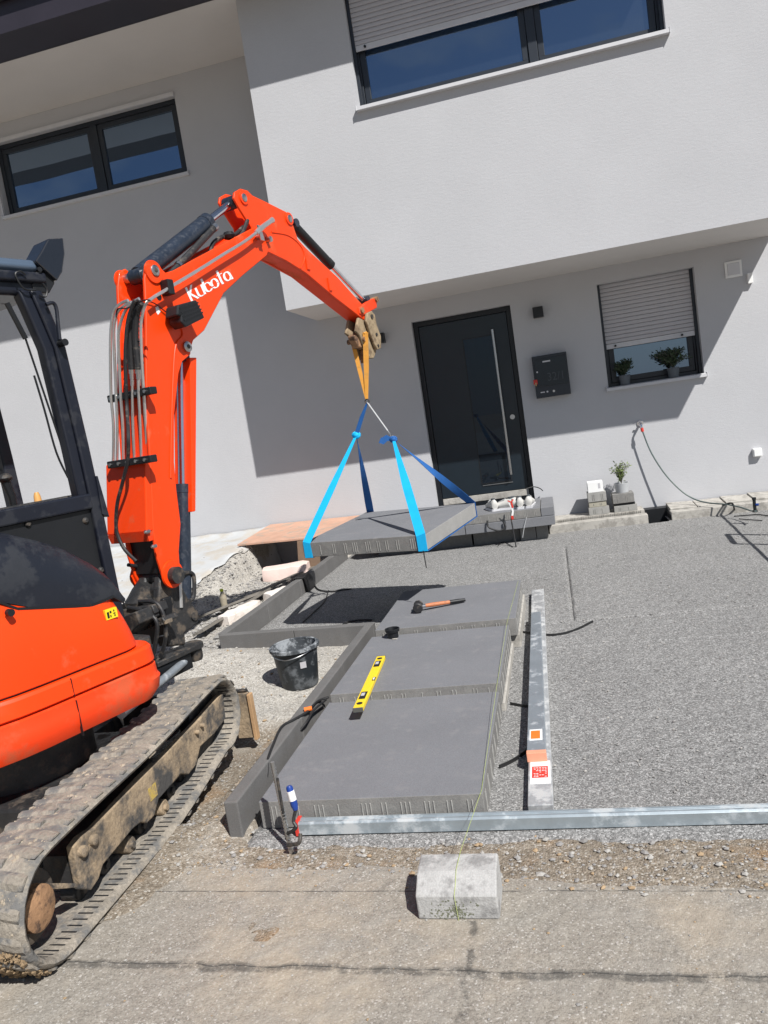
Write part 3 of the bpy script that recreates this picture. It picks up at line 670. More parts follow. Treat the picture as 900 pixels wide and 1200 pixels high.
# ---------------------------------------------------------------- the slab in the sling
SC = V((-1.36, 6.05, .712)); SW, SD, ST = 1.06, 1.12, .115
SM = Matrix.Translation(SC) @ Matrix.Rotation(math.radians(-14), 4, 'Z') @ Matrix.Rotation(math.radians(2.6), 4, 'X') @ Matrix.Rotation(math.radians(.3), 4, 'Y')
SF = lambda a, s, z: SM @ V((a, s, z))
hs = slab_mesh(MB(), -SW / 2, SW / 2, -SD / 2, SD / 2, -ST / 2, ST / 2, SF, side=False, seed=5).build('hanging_slab', [m_slab, m_rib, m_slabside, m_raw], None, bevel=.004, smooth=0)
tag(hs, 'grey concrete slab hanging in blue slings above the gravel', 'slab')

# slings: orange round sling from the coupler, ring, blue straps under the slab
APEX = W(430, 469, 6.03); KL = W(417.5, 510, 6.06); KR = W(461, 515, 5.98)
HITCH = W(425, 396, 6.05)
o = MB(); A_ = APEX + V((0, 0, .012))
for (pt, wv) in (((W(413.5, 402, 6.02)), .034), (W(428.5, 391, 5.99), .042)):
    o.ribbon([pt + V((0, 0, .01)), pt.lerp(A_, .5) + V((0, .004, 0)), A_], [wv, wv, .024], (1, .1, .2), .010)
o.ribbon([W(413.5, 402, 6.02) + V((0, 0, .01)), W(420, 397, 6.06), W(428.5, 391, 5.99) + V((0, 0, .01))], .03, (0, 1, 0), .010)
ro = thing('lifting_sling', APEX, 'orange yellow lifting sling looped over the excavator coupler', 'sling'); o.build('webbing', m_sorange, ro, smooth=40)
o = MB(); o.tube([APEX + V((.016 * cos(t), 0, .016 * sin(t) - .008)) for t in [k * pi / 8 for k in range(17)]], .0055, 8); o.build('shackle', m_iron, ro)
bl = thing('lifting_strap', KL, 'blue webbing strap round the left end of the hanging slab, knotted', 'strap')
def loop_strap(K, a, parent, w=.072, dark_back=True):
    e = .004
    F1 = SF(a, -SD / 2 - e, ST / 2 + e); F2 = SF(a, -SD / 2 - e - .002, -ST / 2 - e); B1 = SF(a, SD / 2 + e, ST / 2 + e); B2 = SF(a, SD / 2 + e, -ST / 2 - e)
    ax = (SF(1, 0, 0) - SF(0, 0, 0)).normalized()
    mb = MB(); mb.ribbon([K, K.lerp(F1, .5) + V((0, -.004, 0)), F1, F2], [.022, w * .92, w, w], ax, .003); mb.build('front_leg', m_sblue, parent, smooth=30)
    mb = MB(); mb.ribbon([F2 + V((0, .004, -.002)), SF(a, 0, -ST / 2 - e - .002), B2], w, ax, .003); mb.build('under_loop', m_dblue, parent, smooth=30)
    tw = []; N = 9
    for i in range(N):
        t = i / (N - 1); an = (1 - t) * 1.9; tw.append(V(ax) * cos(an) + V((0, 1, 0)) * sin(an))
    mb = MB(); mb.ribbon([K.lerp(B1, i / (N - 1)) for i in range(N)] + [B2], [.03 + (w - .03) * (i / (N - 1)) for i in range(N)] + [w], tw + [ax], .003); mb.build('back_leg', m_dblue, parent, smooth=30)
def knot(mb, c, r):
    mb.ball(c, r, 10, (1, .8, .9)); mb.tube([c + V((r * 1.1 * cos(t) * .9, r * .3 * sin(2 * t), r * .8 * sin(t))) for t in [k * pi / 7 for k in range(15)]], r * .45, 7)
loop_strap(KL, -SW / 2 + .045, bl)
mb = MB(); mb.ribbon([APEX + V((0, 0, -.02)), APEX.lerp(KL, .5), KL], [.014, .032, .036], (1, .2, 0), .008); mb.build('upper_leg', m_dblue, bl, smooth=30)
mb = MB(); knot(mb, KL, .027); mb.build('knot', m_sblue, bl)
br = thing('lifting_strap', KR, 'blue webbing strap round the right end of the hanging slab, on a rope and hook', 'strap')
loop_strap(KR, SW / 2 - .030, br, .074)
mb = MB(); knot(mb, KR, .024); mb.ribbon([KR, KR + V((-.05, -.01, .02)), KR + V((-.085, -.015, .0)), KR + V((-.105, -.02, .012))], [.02, .05, .055, .05], (.1, 0, 1), .003); mb.build('knot', m_dblue, br)
mb = MB(); H1 = APEX.lerp(KR, .78); mb.tube([APEX + V((0, 0, -.02)), H1], .0075, 8); mb.build('rope', m_pot2, br)
mb = MB(); mb.tube(catmull([H1, H1 + V((.012, 0, -.02)), H1 + V((.02, 0, -.05)), KR + V((.0, 0, .03)), KR + V((-.012, 0, .02))], 5), .0055, 8); mb.build('hook', m_steel, br)
# thin wire dangling from the right corner
c_ = SF(SW / 2 - .03, -SD / 2, -ST / 2); mb = MB(); mb.tube([c_ + V((0, -.006, .0)), c_ + V((.004, -.006, -.13))], .004, 6); mb.build('strap_tail', m_rubber, br)

# ---------------------------------------------------------------- tools and bits on and beside the slabs
# spirit level
la, lb_ = G(447, 771, .18), G(419.5, 833, .18); la.z = lb_.z = .171; ld = (lb_ - la).normalized(); lq = V((ld.y, -ld.x, 0))
LFm = lambda a, s, z: la + lq * a + ld * s + V((0, 0, z)); LL = (lb_ - la).length
lv = thing('spirit_level', la, 'yellow spirit level lying on the nearer path slabs', 'level')
lb0 = MB(); lb0.box(-.026, .026, .007, LL - .007, 0, .024, LFm); lb0.build('body', m_yellow, lv, bevel=.003, smooth=0)
for s0 in (0, LL - .007): MB().box(-.0265, .0265, s0, s0 + .007, .0, .0245, LFm).build('end_cap', mat('grey end cap', (.10, .10, .09), rough=.6), lv, bevel=.002, smooth=0)
for s0, ln in ((.10, .10), (LL - .22, .10)):
    MB().box(-.017, .017, s0, s0 + ln, .0235, .0258, LFm).build('hand_slot', m_black, lv, smooth=0)
    MB().box(-.007, .012, s0 + .02, s0 + .06, .0255, .0275, LFm).build('slot_grip', m_slat, lv, smooth=0)
for s0 in (.04, LL - .075): MB().cyl(LFm(0, s0 + .015, .0238), LFm(0, s0 + .015, .026), .016, 14).build('vial', m_black, lv)
MB().box(-.028, -.012, LL * .47, LL * .53, .0236, .0262, LFm).build('vial', m_black, lv, smooth=0); MB().box(-.024, -.016, LL * .48, LL * .52, .026, .0275, LFm).build('vial_glass', m_white, lv, smooth=0)

# rubber mallet
ha, hb_ = G(490, 711, .245), G(545, 703, .225); hd_ = (hb_ - ha).normalized()
mt = thing('rubber_mallet', ha, 'rubber mallet with orange handle on the farthest path slab', 'mallet')
q_ = V((hd_.y * .3, -hd_.x, .35)).normalized(); q_ = V((.12, -1, .0)).normalized()
hdm = MB(); hdm.tube([ha - q_ * .052, ha - q_ * .047, ha - q_ * .03, ha + q_ * .03, ha + q_ * .047, ha + q_ * .052], [.030, .036, .033, .033, .036, .030], 18); hdm.build('head', m_hose, mt)
MB().tube([ha, ha.lerp(hb_, .16)], .012, 10).build('shaft', m_steel, mt)
MB().tube([ha.lerp(hb_, .15), ha.lerp(hb_, .3), ha.lerp(hb_, .6), ha.lerp(hb_, .68)], [.013, .016, .014, .0135], 12).build('handle', mat('worn orange handle', (.50, .17, .07), rough=.6, var=.15, vs=20, dirt=((.25, .15, .1), .25, 30)), mt)
MB().tube([ha.lerp(hb_, .67), ha.lerp(hb_, .85), hb_], [.0145, .0155, .012], 12).build('grip', m_black, mt)

# black pipe cap
pc = G(461, 747, .168); cp = MB(); cp.lathe(pc, [(.0, .001), (.036, .001), (.038, .03), (.038, .038), (.047, .042), (.050, .055), (.050, .062), (.043, .062), (.040, .05), (.034, .01), (.0, .008)], 26)
tag(cp.build('pipe_cap', m_black, None, smooth=40), 'black flanged pipe cap standing on the middle path slab', 'pipe cap')
ck = MB(); ck.ball(pc + V((.02, -.05, .004)), .014, 7, (1.6, .8, .3)); tag(ck.build('mortar_crumb', m_conc), 'pale crumb of mortar beside the black pipe cap', 'crumb')

# aluminium screed boards
def screed(pts, w0, w1, z0, z1, m_, name, label, cat, stickers):
    a, c = V(pts[0]), V(pts[1]); d = (c - a); ln = d.length; d.normalize(); q = V((-d.y, d.x, 0))
    t = thing(name, a, label, cat, 'aluminium screed boards lying on the gravel')
    F = lambda u, s, z: a + q * u + d * s + V((0, 0, z)); b = MB()
    b.hexa([F(-w0 / 2, 0, z0), F(w0 / 2, 0, z0), F(w1 / 2, ln, z0), F(-w1 / 2, ln, z0), F(-w0 / 2, 0, z1), F(w0 / 2, 0, z1), F(w1 / 2, ln, z1), F(-w1 / 2, ln, z1)])
    b.build('profile', m_, t, bevel=.003, smooth=0)
    for (nm, s0, s1, u0, u1, mm, zz) in stickers: MB().box(u0, u1, s0, s1, z1 + .0002, z1 + .0002 + zz, F).build(nm, mm, t, smooth=0)
    return t, F
t1, F1_ = screed([(-.218, 2.815, 0), (-.27, 6.24, 0)], .098, .098, .004, .044, m_alu, 'screed_board', 'longer pale aluminium screed board with red and white sticker', 'screed board',
       [('white_sticker', .165, .365, -.044, .040, m_white, .0008), ('red_print', .215, .315, -.034, .033, m_red, .0014)])
random.seed(5)
b = MB()
for i in range(7):
    for u in range(5):
        if random.random() < .75:
            uu = -.028 + u * .0115; b.box(uu, uu + rnd(.005, .009), .222 + i * .0128, .222 + i * .0128 + .004, .0459, .0464, F1_)
b.build('sticker_print', m_white, t1, smooth=0)
t2, F2_ = screed([(-.234, 3.185, 0), (-.268, 5.42, 0)], .082, .066, .0455, .083, m_alu2, 'screed_board', 'shorter blue grey aluminium board lying on the pale one, orange end', 'screed board',
       [('white_sticker', .12, .235, -.028, .030, m_white, .0008), ('orange_print', .135, .220, -.018, .024, m_orplas, .0014)])
MB().box(-.0425, .0425, -.012, .020, .044, .0855, F2_).build('end_cap', mat('worn salmon plastic', (.75, .32, .2), rough=.7, var=.15), t2, bevel=.002, smooth=0)

# long galvanised bar in front
ba, bc = G(352, 971, .02), G(905, 956, .02)
gd = (bc - ba).normalized(); BFm = lambda u, s, z: V((ba.x, ba.y, 0)) + gd * s + V((-gd.y, gd.x, 0)) * u + V((0, 0, z)); bln = 2.9
gb = thing('galvanised_bar', (ba.x, ba.y, 0), 'long galvanised steel bar in front of the slabs along the gravel edge', 'bar')
b = MB(); pr = [(-.026, .0), (.026, .0), (.026, .046), (.018, .052), (.006, .052), (.004, .046), (-.004, .046), (-.006, .052), (-.018, .052), (-.026, .046)]
b.loft([[BFm(p[0], s, p[1] + .006 + .0 * s) for p in pr] for s in (0, bln)]); b.build('profile', m_galv, gb, bevel=.0015, smooth=0)
MB().box(-.029, .029, -.012, .004, .003, .061, BFm).build('end_cap', m_red, gb, bevel=.002, smooth=0)

# rebar stake with screw clamp
rbt = thing('rebar_stake', (-1.2, 2.66, 0), 'steel rebar stake with blue handled screw clamp at the end of the bar', 'stake')
p0, p1 = G(350, 990, -.03), W(319, 893, 2.66); p0.y = 2.62
b = MB(); b.tube([p0, p1], .0085, 9)
for i in range(26):
    c = p0.lerp(p1, .08 + i * .034); t_ = (p1 - p0).normalized(); b.tube([c - t_ * .0022, c + t_ * .0022], .0108, 8)
b.build('ribbed_rod', m_steel, rbt)
q0, q1 = W(337, 985, 2.63), W(325, 912, 2.64); MB().tube([q0, q1], .006, 8).build('clamp_rail', m_iron, rbt)
c1 = W(346.5, 949, 2.63); c0 = W(338.5, 921, 2.64)
MB().tube([c0, c0.lerp(c1, .08), c0.lerp(c1, .8), c1], [.010, .0135, .0145, .010], 12).build('clamp_handle', m_bluep, rbt)
MB().tube([c0.lerp(c1, .2), c0.lerp(c1, .6)], .0152, 12).build('handle_label', m_white, rbt)
MB().tube(catmull([c1, W(344, 962, 2.62), W(347, 970, 2.61), W(337, 977, 2.62)], 5), .007, 8).build('clamp_screw', m_iron, rbt)
MB().tube(catmull([W(337, 990, 2.6), W(350, 988, 2.58), W(352, 977, 2.6)], 5), .008, 8).build('clamp_jaw', m_iron, rbt)

# concrete block on the road holding the string line
f0, f1 = G(491, 1077), G(586, 1080); bx0, bx1 = f0.x, f1.x; by0 = f0.y - .003
tb = G(507, 1001, .13); bd_ = thing('kerb_block', ((bx0 + bx1) / 2, by0, 0), 'weathered pale concrete block standing on the road with the string over it', 'block')
D = max(.16, tb.y - by0); R0 = 10; loops = []
prof = [(0, .0), (0, .078), (.004, .086), (.03, .098), (.058, .117), (.070, .124), (D - .008, .132), (D, .124), (D, 0)]
loops = [[V((x + (-.0) , by0 + p[0], p[1])) for p in prof] for x in (bx0, bx0 + .01, (bx0 + bx1) / 2, bx1 - .01, bx1)]
b = MB(); b.loft(loops); ob = b.build('block', m_block, bd_, bevel=.006, smooth=0)
b = MB(); b.box(bx0 + .02, bx0 + .10, by0 + .10, by0 + .17, .1275, .1285); 
mossm = mat('mossy stain', (.16, .165, .12), rough=.95, var=.3, vs=40, fine=(.35, 200))
random.seed(4); b = MB()
for k in range(150):
    u = random.gauss(0, .034); v = .032 + random.gauss(0, .015)
    if 0 < v < .07 and abs(u) < .11: b.ball((bx0 + .115 + u, by0 - .0002, v), rnd(.0015, .004), 6, (1, .12, 1))
b.build('moss_spots', mossm, bd_)
# string line over the block, from the slab joint to the road
st = MB(); pts = [V((-.475, by0 - .004, .0)), V((-.478, by0 - .004, .084)), V((-.476, by0 + .03, .1)), V((-.474, by0 + .07, .128)), V((-.468, by0 + D, .137)), V((-.435, 2.80, .123)), V((-.432, 3.78, .171)), V((-.425, 4.8, .209)), V((-.395, 5.9, .210))]
st.tube(pts, .0009, 5); tag(st.build('string_line', mat('lime builder string', (.42, .50, .14), rough=.7), None), 'thin lime green builder string running over the block and along the slabs', 'string')

# mortar bucket
bc_ = G(353, 806); bc_.z = soil_h(bc_.x, bc_.y) - .01; R1, R2, HB = .118, .146, .265
bt = thing('mortar_bucket', bc_, 'black cement smeared mortar bucket on the sand behind the long kerb', 'bucket')
b = MB(); b.lathe(bc_, [(0, .0), (R1 * .96, 0), (R1, .01), (R1 + (R2 - R1) * .5, HB * .5), (R2, HB)], 36); b.build('shell', m_bucket, bt, smooth=50)
b = MB(); b.lathe(bc_, [(R2 - .006, HB - .002), (R1 - .004, .015), (0, .013)], 36); b.build('inner_wall', m_bucketin, bt, smooth=50)
b = MB(); b.lathe(bc_, [(R2 - .007, HB - .004), (R2 - .007, HB + .004), (R2 + .006, HB + .006), (R2 + .014, HB + .001), (R2 + .014, HB - .018), (R2 + .009, HB - .02), (R2 - .001, HB - .02)], 36); b.build('rim', m_bucketin, bt, smooth=50)
an = math.radians(-62); F_ = Frame(bc_, 0); n_ = V((cos(an), sin(an), 0)); t_ = V((-sin(an), cos(an), 0)); cc = bc_ + n_ * (R1 + (R2 - R1) * .62 + .0035) + V((0, 0, HB * .62)) + t_ * .02
b = MB(); b.hexa([cc + t_ * u + V((0, 0, w_)) + n_ * (d_ + .1 * w_ ) for w_, d_, us in ((-.02, 0, 0), (.02, 0, 0)) for u, d_ in ((-.019, -.002), (.019, -.002), (.019, .001), (-.019, .001))]); b.build('label', m_slat, bt, smooth=0)
hl = MB(); hl.tube(catmull([bc_ + V((-R2 - .012, 0, HB - .012)), bc_ + V((-R2 * .7, -.12, HB - .03)), bc_ + V((0, -R2 - .022, HB - .045)), bc_ + V((R2 * .7, -.12, HB - .03)), bc_ + V((R2 + .012, 0, HB - .012))], 7), .003, 6); hl.build('bail', m_steel, bt)

# cables and straps lying about
def cable(pts, r, label, m_=None, cat='cable', group=None, name='cable'):
    b = MB(); b.tube(catmull(pts, 7), r, 8); o = b.build(name, m_ or m_rubber, None); return tag(o, label, cat, group)
def gl(l, z=.006): return [G(x, y, z) for x, y in l]
cable([G(385, 817, .125), G(372, 822, .13), G(360, 834, .155), G(345, 843, .16), G(330, 852, .158), G(320, 873, .156), G(314, 890, .15), G(313, 905, .11), G(312, 914, .08)], .007, 'black cable draped over the near end of the long kerb')
cable([G(382, 820, .12), G(368, 832, .14), G(360, 845, .13), G(352, 856, .10)], .006, 'thin black cable hanging beside the orange plug on the long kerb')
pb = MB(); pc2 = G(361, 831, .162); pb.tube([pc2 + V((-.02, -.006, 0)), pc2 + V((.018, .01, 0))], .012, 10); tag(pb.build('cable_plug', m_orplas, None), 'small orange plug on the cable over the long kerb', 'plug')
def flat_strip(pts, w, label, g='black rubber strips half under the screed boards'):
    P = catmull(pts, 6); b = MB(); b.ribbon(P, w, (0, 0, 1), .004); tag(b.build('rubber_strip', m_rubber, None, smooth=30), label, 'strip', g)
flat_strip(gl([(604, 739), (622, 742), (648, 744), (672, 739), (695, 728)], .008), .016, 'longest curved black rubber strip under the far end of the screed boards')
flat_strip(gl([(598, 824.5), (610, 827), (622, 828.5)], .008), .018, 'short black rubber strip left of the middle of the screed boards')
flat_strip(gl([(585, 899), (600, 892), (612, 884), (622, 876)], .008), .018, 'angled black rubber strip left of the near end of the screed boards')
cable(gl([(399, 735), (405, 730), (418, 727), (436, 726.5)], .008), .008, 'short curved black cable at the left corner of the far slab')
cable([G(366, 678, .01), G(372, 690, .01), G(388, 693, .01), G(404, 691, .01), G(412, 690, .01)], .007, 'black cable lying in the edge of the slab shadow')
cable(gl([(385, 692), (380, 705), (366, 719), (355, 729)], .008), .006, 'thin black cable lying along the left edge of the slab shadow')
cable(gl([(583, 640), (590, 635), (601, 641)], .008), .004, 'small bent wire on the gravel below the entrance step')
#==WALLTHINGS==
# ---------------------------------------------------------------- fittings on the wall
def wbox(name, x0, y0, x1, y1, dep, m_, label, cat, bev=.004, grp=None):
    a, c = W(x0, y0, YW), W(x1, y1, YW)
    b = MB().box(min(a.x, c.x), max(a.x, c.x), YW - dep, YW - .001, min(a.z, c.z), max(a.z, c.z)); return tag(b.build(name, m_, None, bevel=bev, smooth=0), label, cat, grp)
l1 = MB().box(-.045, .075, YW - .11, YW - .001, 2.525, 2.645)
tag(l1.build('wall_lamp', m_black, None, bevel=.003, smooth=0), 'small black cube wall lamp between the front door and the mailbox', 'wall lamp')
l2 = MB(); lx = W(446, 397, YW); l2.box(lx.x - .06, lx.x + .06, YW - .11, YW - .001, lx.z - .06, lx.z + .06)
tag(l2.build('wall_lamp', m_black, None, bevel=.003, smooth=0), 'small black cube wall lamp left of the front door behind the coupler', 'wall lamp')
vc = thing('vent_cover', (2.19, YW, 2.6), 'square white vent cover on the wall right of the small window', 'vent cover')
MB().box(2.105, 2.285, YW - .022, YW - .001, 2.59, 2.77).build('frame', m_white, vc, bevel=.006, smooth=0)
MB().box(2.13, 2.26, YW - .03, YW - .0225, 2.615, 2.745).build('flap', m_sill, vc, bevel=.004, smooth=0)
wbox('sensor_box', 874.5, 321, 881.5, 332, .05, m_white, 'tiny white sensor box on the wall at the edge of the shade', 'sensor')
so_ = thing('wall_socket', (2.26, YW, .54), 'small white outdoor socket low on the wall at the right edge', 'socket')
MB().box(2.215, 2.308, YW - .052, YW - .001, .545, .64).build('housing', m_white, so_, bevel=.006, smooth=0)
MB().box(2.222, 2.301, YW - .060, YW - .0525, .552, .632).build('lid', m_white, so_, bevel=.004, smooth=0)
# mailbox
mbx = thing('mailbox', (.076, YW, 1.58), 'dark mailbox with house number beside the front door', 'mailbox')
X0, X1, Z0, Z1 = -.126, .278, 1.58, 2.077
MB().box(X0, X1, YW - .12, YW - .001, Z0, Z1).build('case', m_anth, mbx, bevel=.005, smooth=0)
MB().box(X0 + .02, X1 - .012, YW - .132, YW - .1205, Z0 + .135, Z1 - .035).build('flap', m_door, mbx, bevel=.004, smooth=0)
MB().box(X0 + .12, X0 + .21, YW - .134, YW - .1325, Z1 - .085, Z1 - .068).build('name_plate', m_sill, mbx, smooth=0)
b = MB(); b.box(X0 + .055, X0 + .105, YW - .1222, YW - .1203, Z0 + .06, Z0 + .072); b.cyl((X0 + .135, YW - .122, Z0 + .066), (X0 + .135, YW - .1203, Z0 + .066), .011, 12); b.build('bell_plate', m_sill, mbx, smooth=0)
b = MB(); b.cyl((X0 + .21, YW - .124, Z0 + .062), (X0 + .21, YW - .1203, Z0 + .062), .014, 14); b.build('lock', m_steel, mbx)
b = MB(); b.cyl((X0 + .045, YW - .1345, Z0 + .31), (X0 + .045, YW - .1322, Z0 + .31), .010, 12); b.build('lens', m_sill, mbx)
MB().box(X0 - .012, X0 + .035, YW - .145, YW - .133, Z0 + .17, Z0 + .225).build('red_tag', m_red, mbx, bevel=.003, smooth=0)
MB().box(X0 + .004, X0 + .022, YW - .149, YW - .1452, Z0 + .15, Z0 + .19).build('tag_print', m_tanwood, mbx, smooth=0)
fc = bpy.data.curves.new('number', 'FONT'); fc.body = '32/1'; fc.size = .135; fc.extrude = .001; to = bpy.data.objects.new('t', fc); COL.objects.link(to)
bpy.context.view_layer.update(); me = bpy.data.meshes.new_from_object(to.evaluated_get(bpy.context.evaluated_depsgraph_get())); bpy.data.objects.remove(to)
b = MB(); b.v = [V((X0 + .150 + v.co.x * .88, YW - .1333 - v.co.z, Z0 + .19 + v.co.y)) for v in me.vertices]; b.f = [list(p.vertices) for p in me.polygons]; b.mi = [0] * len(b.f)
b.build('house_number', mat('grey number film', (.05, .058, .068), rough=.5, var=.05), mbx, smooth=0)

# planters on the small window's sill
def bush(name, c, rpot, hpot, label, cat, m_p, m_l, hh, ww, n, leaf, seed, grp=None, stems=True):
    random.seed(seed); t = thing(name, c, label, cat, grp)
    b = MB(); b.lathe(c, [(0, .001), (rpot * .8, .001), (rpot, hpot), (rpot * .9, hpot), (rpot * .88, hpot - .015), (0, hpot - .018)], 20); b.build('pot', m_p, t, smooth=40)
    b = MB(); sb_ = MB()
    for k in range(n):
        a = rnd(0, 6.28); lean = rnd(.05, 1.) ** .7; hgt = hh * rnd(.55, 1.1) * (1 - .25 * lean)
        q0 = V(c) + V((0, 0, hpot - .02)); q1 = q0 + V((cos(a) * ww * lean, sin(a) * ww * lean * .7, hgt)); mid = q0.lerp(q1, .5) + V((-cos(a) * ww * .15, 0, hgt * .15))
        cur = catmull([q0, mid, q1], 5)
        if stems: sb_.tube(cur, .002, 4)
        for j in range(3, len(cur)):
            for _ in range(3):
                p = cur[j] + V((rnd(-1, 1), rnd(-1, 1), rnd(-1, 1))) * leaf; d = V((rnd(-1, 1), rnd(-1, 1), rnd(-.2, 1))).normalized(); e = d.cross(V((rnd(-1, 1), rnd(-1, 1), rnd(-1, 1)))).normalized()
                L_ = leaf * rnd(1, 2.2); b.add([p, p + d * L_ * .5 + e * L_ * .18, p + d * L_, p + d * L_ * .5 - e * L_ * .18], [(0, 1, 2, 3)])
    b.build('foliage', m_l, t, smooth=0, recalc=False); sb_.build('stems', m_oldwood, t) if stems else None
    return t
zs_ = WIN[2] + .016
pl_ = W(733, 451, YW + .03); bush('window_planter', V((pl_.x, YW + .035, zs_)), .068, .115, 'left dark potted evergreen on the small window sill', 'potted plant', m_pot, m_leafd, .20, .15, 34, .022, 1, 'potted evergreens on the sill')
pl_ = W(790, 443, YW + .03); bush('window_planter', V((pl_.x, YW + .035, zs_)), .070, .115, 'right larger dark potted evergreen on the small window sill', 'potted plant', m_pot, m_leafd, .25, .20, 48, .022, 2, 'potted evergreens on the sill')

# outdoor tap and hose
tp = W(750, 496, YW); tap = thing('garden_tap', (tp.x, YW, tp.z), 'chrome garden tap on the wall below the small window', 'tap')
b = MB(); b.cyl((tp.x, YW - .001, tp.z), (tp.x, YW - .012, tp.z), .036, 18); b.build('rosette', m_chrome, tap)
b = MB(); b.tube([(tp.x, YW - .01, tp.z), (tp.x, YW - .075, tp.z)], .014, 12); b.tube(catmull([(tp.x, YW - .07, tp.z), (tp.x, YW - .10, tp.z - .01), (tp.x + .002, YW - .108, tp.z - .055)], 5), .012, 10); b.build('spout', m_chrome, tap)
b = MB(); b.box(tp.x - .028, tp.x + .028, YW - .075, YW - .06, tp.z + .015, tp.z + .028); b.build('handle', m_chrome, tap, bevel=.003, smooth=0)
b = MB(); b.cyl((tp.x + .002, YW - .108, tp.z - .05), (tp.x + .006, YW - .108, tp.z - .095), .0175, 12); b.build('hose_connector', m_red, tap)
hz = .135; hp = [V((tp.x + .006, YW - .108, tp.z - .09))]
for (x, y, Y) in ((763, 530, YW - .12), (779, 555, YW - .16), (797, 574, YW - .22), (812, 584, YW - .27)): hp.append(W(x, y, Y))
hp += [G(828, 589, .145), G(850, 591, .14), G(866, 594, .13), G(880, 598.5, .125), G(886, 599, .15)]
cable(hp, .0085, 'grey green garden hose hanging from the tap to the right edge', m_hosegr, 'hose', None, 'garden_hose')
cable([G(842, 597, .0) + V((0, 0, .012)), G(845, 593, .05), G(850, 591, .13), G(858, 590, .15), G(861, 598, .03), G(863, 600, .012)], .010, 'black cable draped over the kerb edge below the garden hose')
sp = thing('black_spray_post', G(885, 600, .13), 'black plastic water post at the end of the garden hose', 'water post')
pz = G(885, 600, .125); b = MB(); b.tube([pz, pz + V((0, 0, .02)), pz + V((.0, 0, .02)), pz + V((0, 0, .13))], [.024, .024, .016, .016], 12); b.build('post', m_black, sp)
b = MB(); b.tube([pz + V((0, 0, .128)), pz + V((0, 0, .15))], .021, 12); b.build('cap', m_black, sp); b = MB(); b.tube([pz + V((.01, -.01, .075)), pz + V((.035, -.02, .075))], .013, 10); b.build('inlet', m_bluep, sp)
cable(gl([(860, 605), (873, 604), (888, 603), (905, 605)], .01), .006, 'thin dark cable on the gravel at the far right by the kerb')
cable(gl([(866, 608), (878, 609), (893, 610)], .01), .005, 'short thin dark cable in front of the water post')

# unseen pole and frame bars, added and shaped to cast their shadow into view
def sunback(p, h): return V(p) - SUND * (h / -SUND.z)
rk = thing('shadow_pole', (3.2, 6.0, 0), 'long black pole and frame added beyond the right edge to cast a shadow', 'pole')
g0_p, g1_p = G(842, 601), G(905, 661)
a_, c_ = sunback(g0_p, 1.0), g0_p + (g1_p - g0_p) * 2.4
b = MB(); b.tube([a_, c_], .013, 8); b.build('pole', m_black, rk)
r0, r1, r2, r3 = [sunback(G(*p), .60) for p in ((852, 626), (960, 627), (962, 639), (861, 637.5))]
for ra, rb_ in ((r0, r1), (r1, r2), (r2, r3)): b = MB(); b.tube([ra, rb_], .023, 8); b.build('shadow_frame_bar', m_black, rk)
b = MB(); b.tube([r3, r0], .022, 8); b.build('shadow_frame_end', m_black, rk)
# stacks beside the wall
def blk(x0, x1, y0, y1, z0, z1, label, m_=None, name='stacked_block', seed=1, grp='small grey blocks stacked by the wall'):
    o = slab_mesh(MB(), x0, x1, y0, y1, z0, z1, side=False, seed=seed).build(name, [m_ or m_conc, m_slabside, m_ or m_conc, m_ or m_conc], None, bevel=.004, smooth=0); return tag(o, label, 'block', grp)
m_lb = mat('light grey block', (.30, .295, .28), rough=.95, var=.12, vs=9, bump=.6, bs=120, fine=(.15, 200))
blk(.312, .545, 9.20, 9.40, .131, .220, 'pale block at the bottom of the stack under the white box', m_lb, seed=1)
blk(.322, .520, 9.21, 9.40, .222, .285, 'yellowish middle block in the stack under the white box', mat('sandy block', (.34, .32, .26), rough=.95, var=.1, fine=(.15, 200)), seed=2)
blk(.318, .528, 9.20, 9.41, .287, .395, 'pale top block of the stack, directly under the white box', m_lb, seed=3)
wb = thing('white_box', (.41, 9.3, .397), 'small white cardboard box on top of the left block stack', 'box')
MB().box(.330, .505, 9.21, 9.36, .397, .520).build('carton', m_white, wb, bevel=.003, smooth=0)
MB().box(.3285, .3305, 9.235, 9.335, .43, .49).build('side_opening', m_black, wb, smooth=0); MB().box(.45, .475, 9.208, 9.2105, .44, .50).build('print', m_slat, wb, smooth=0)
blk(.600, .860, 9.20, 9.42, .131, .205, 'lowest grey block of the stack under the flower pot', m_lb, seed=5)
blk(.595, .835, 9.185, 9.41, .235, .345, 'upper dark grey block of the stack under the flower pot', m_slabside, seed=6)
tag(MB().box(.62, .84, 9.21, 9.40, .206, .234).build('stacked_block', m_black, None, smooth=0), 'thin dark spacer block in the stack under the flower pot', 'block', 'small grey blocks stacked by the wall')
bush('flower_pot', V((.72, 9.30, .346)), .088, .115, 'pale flower pot with a yellow green plant on the right block stack', 'potted plant', m_pot2, m_leaf, .27, .125, 30, .018, 3)

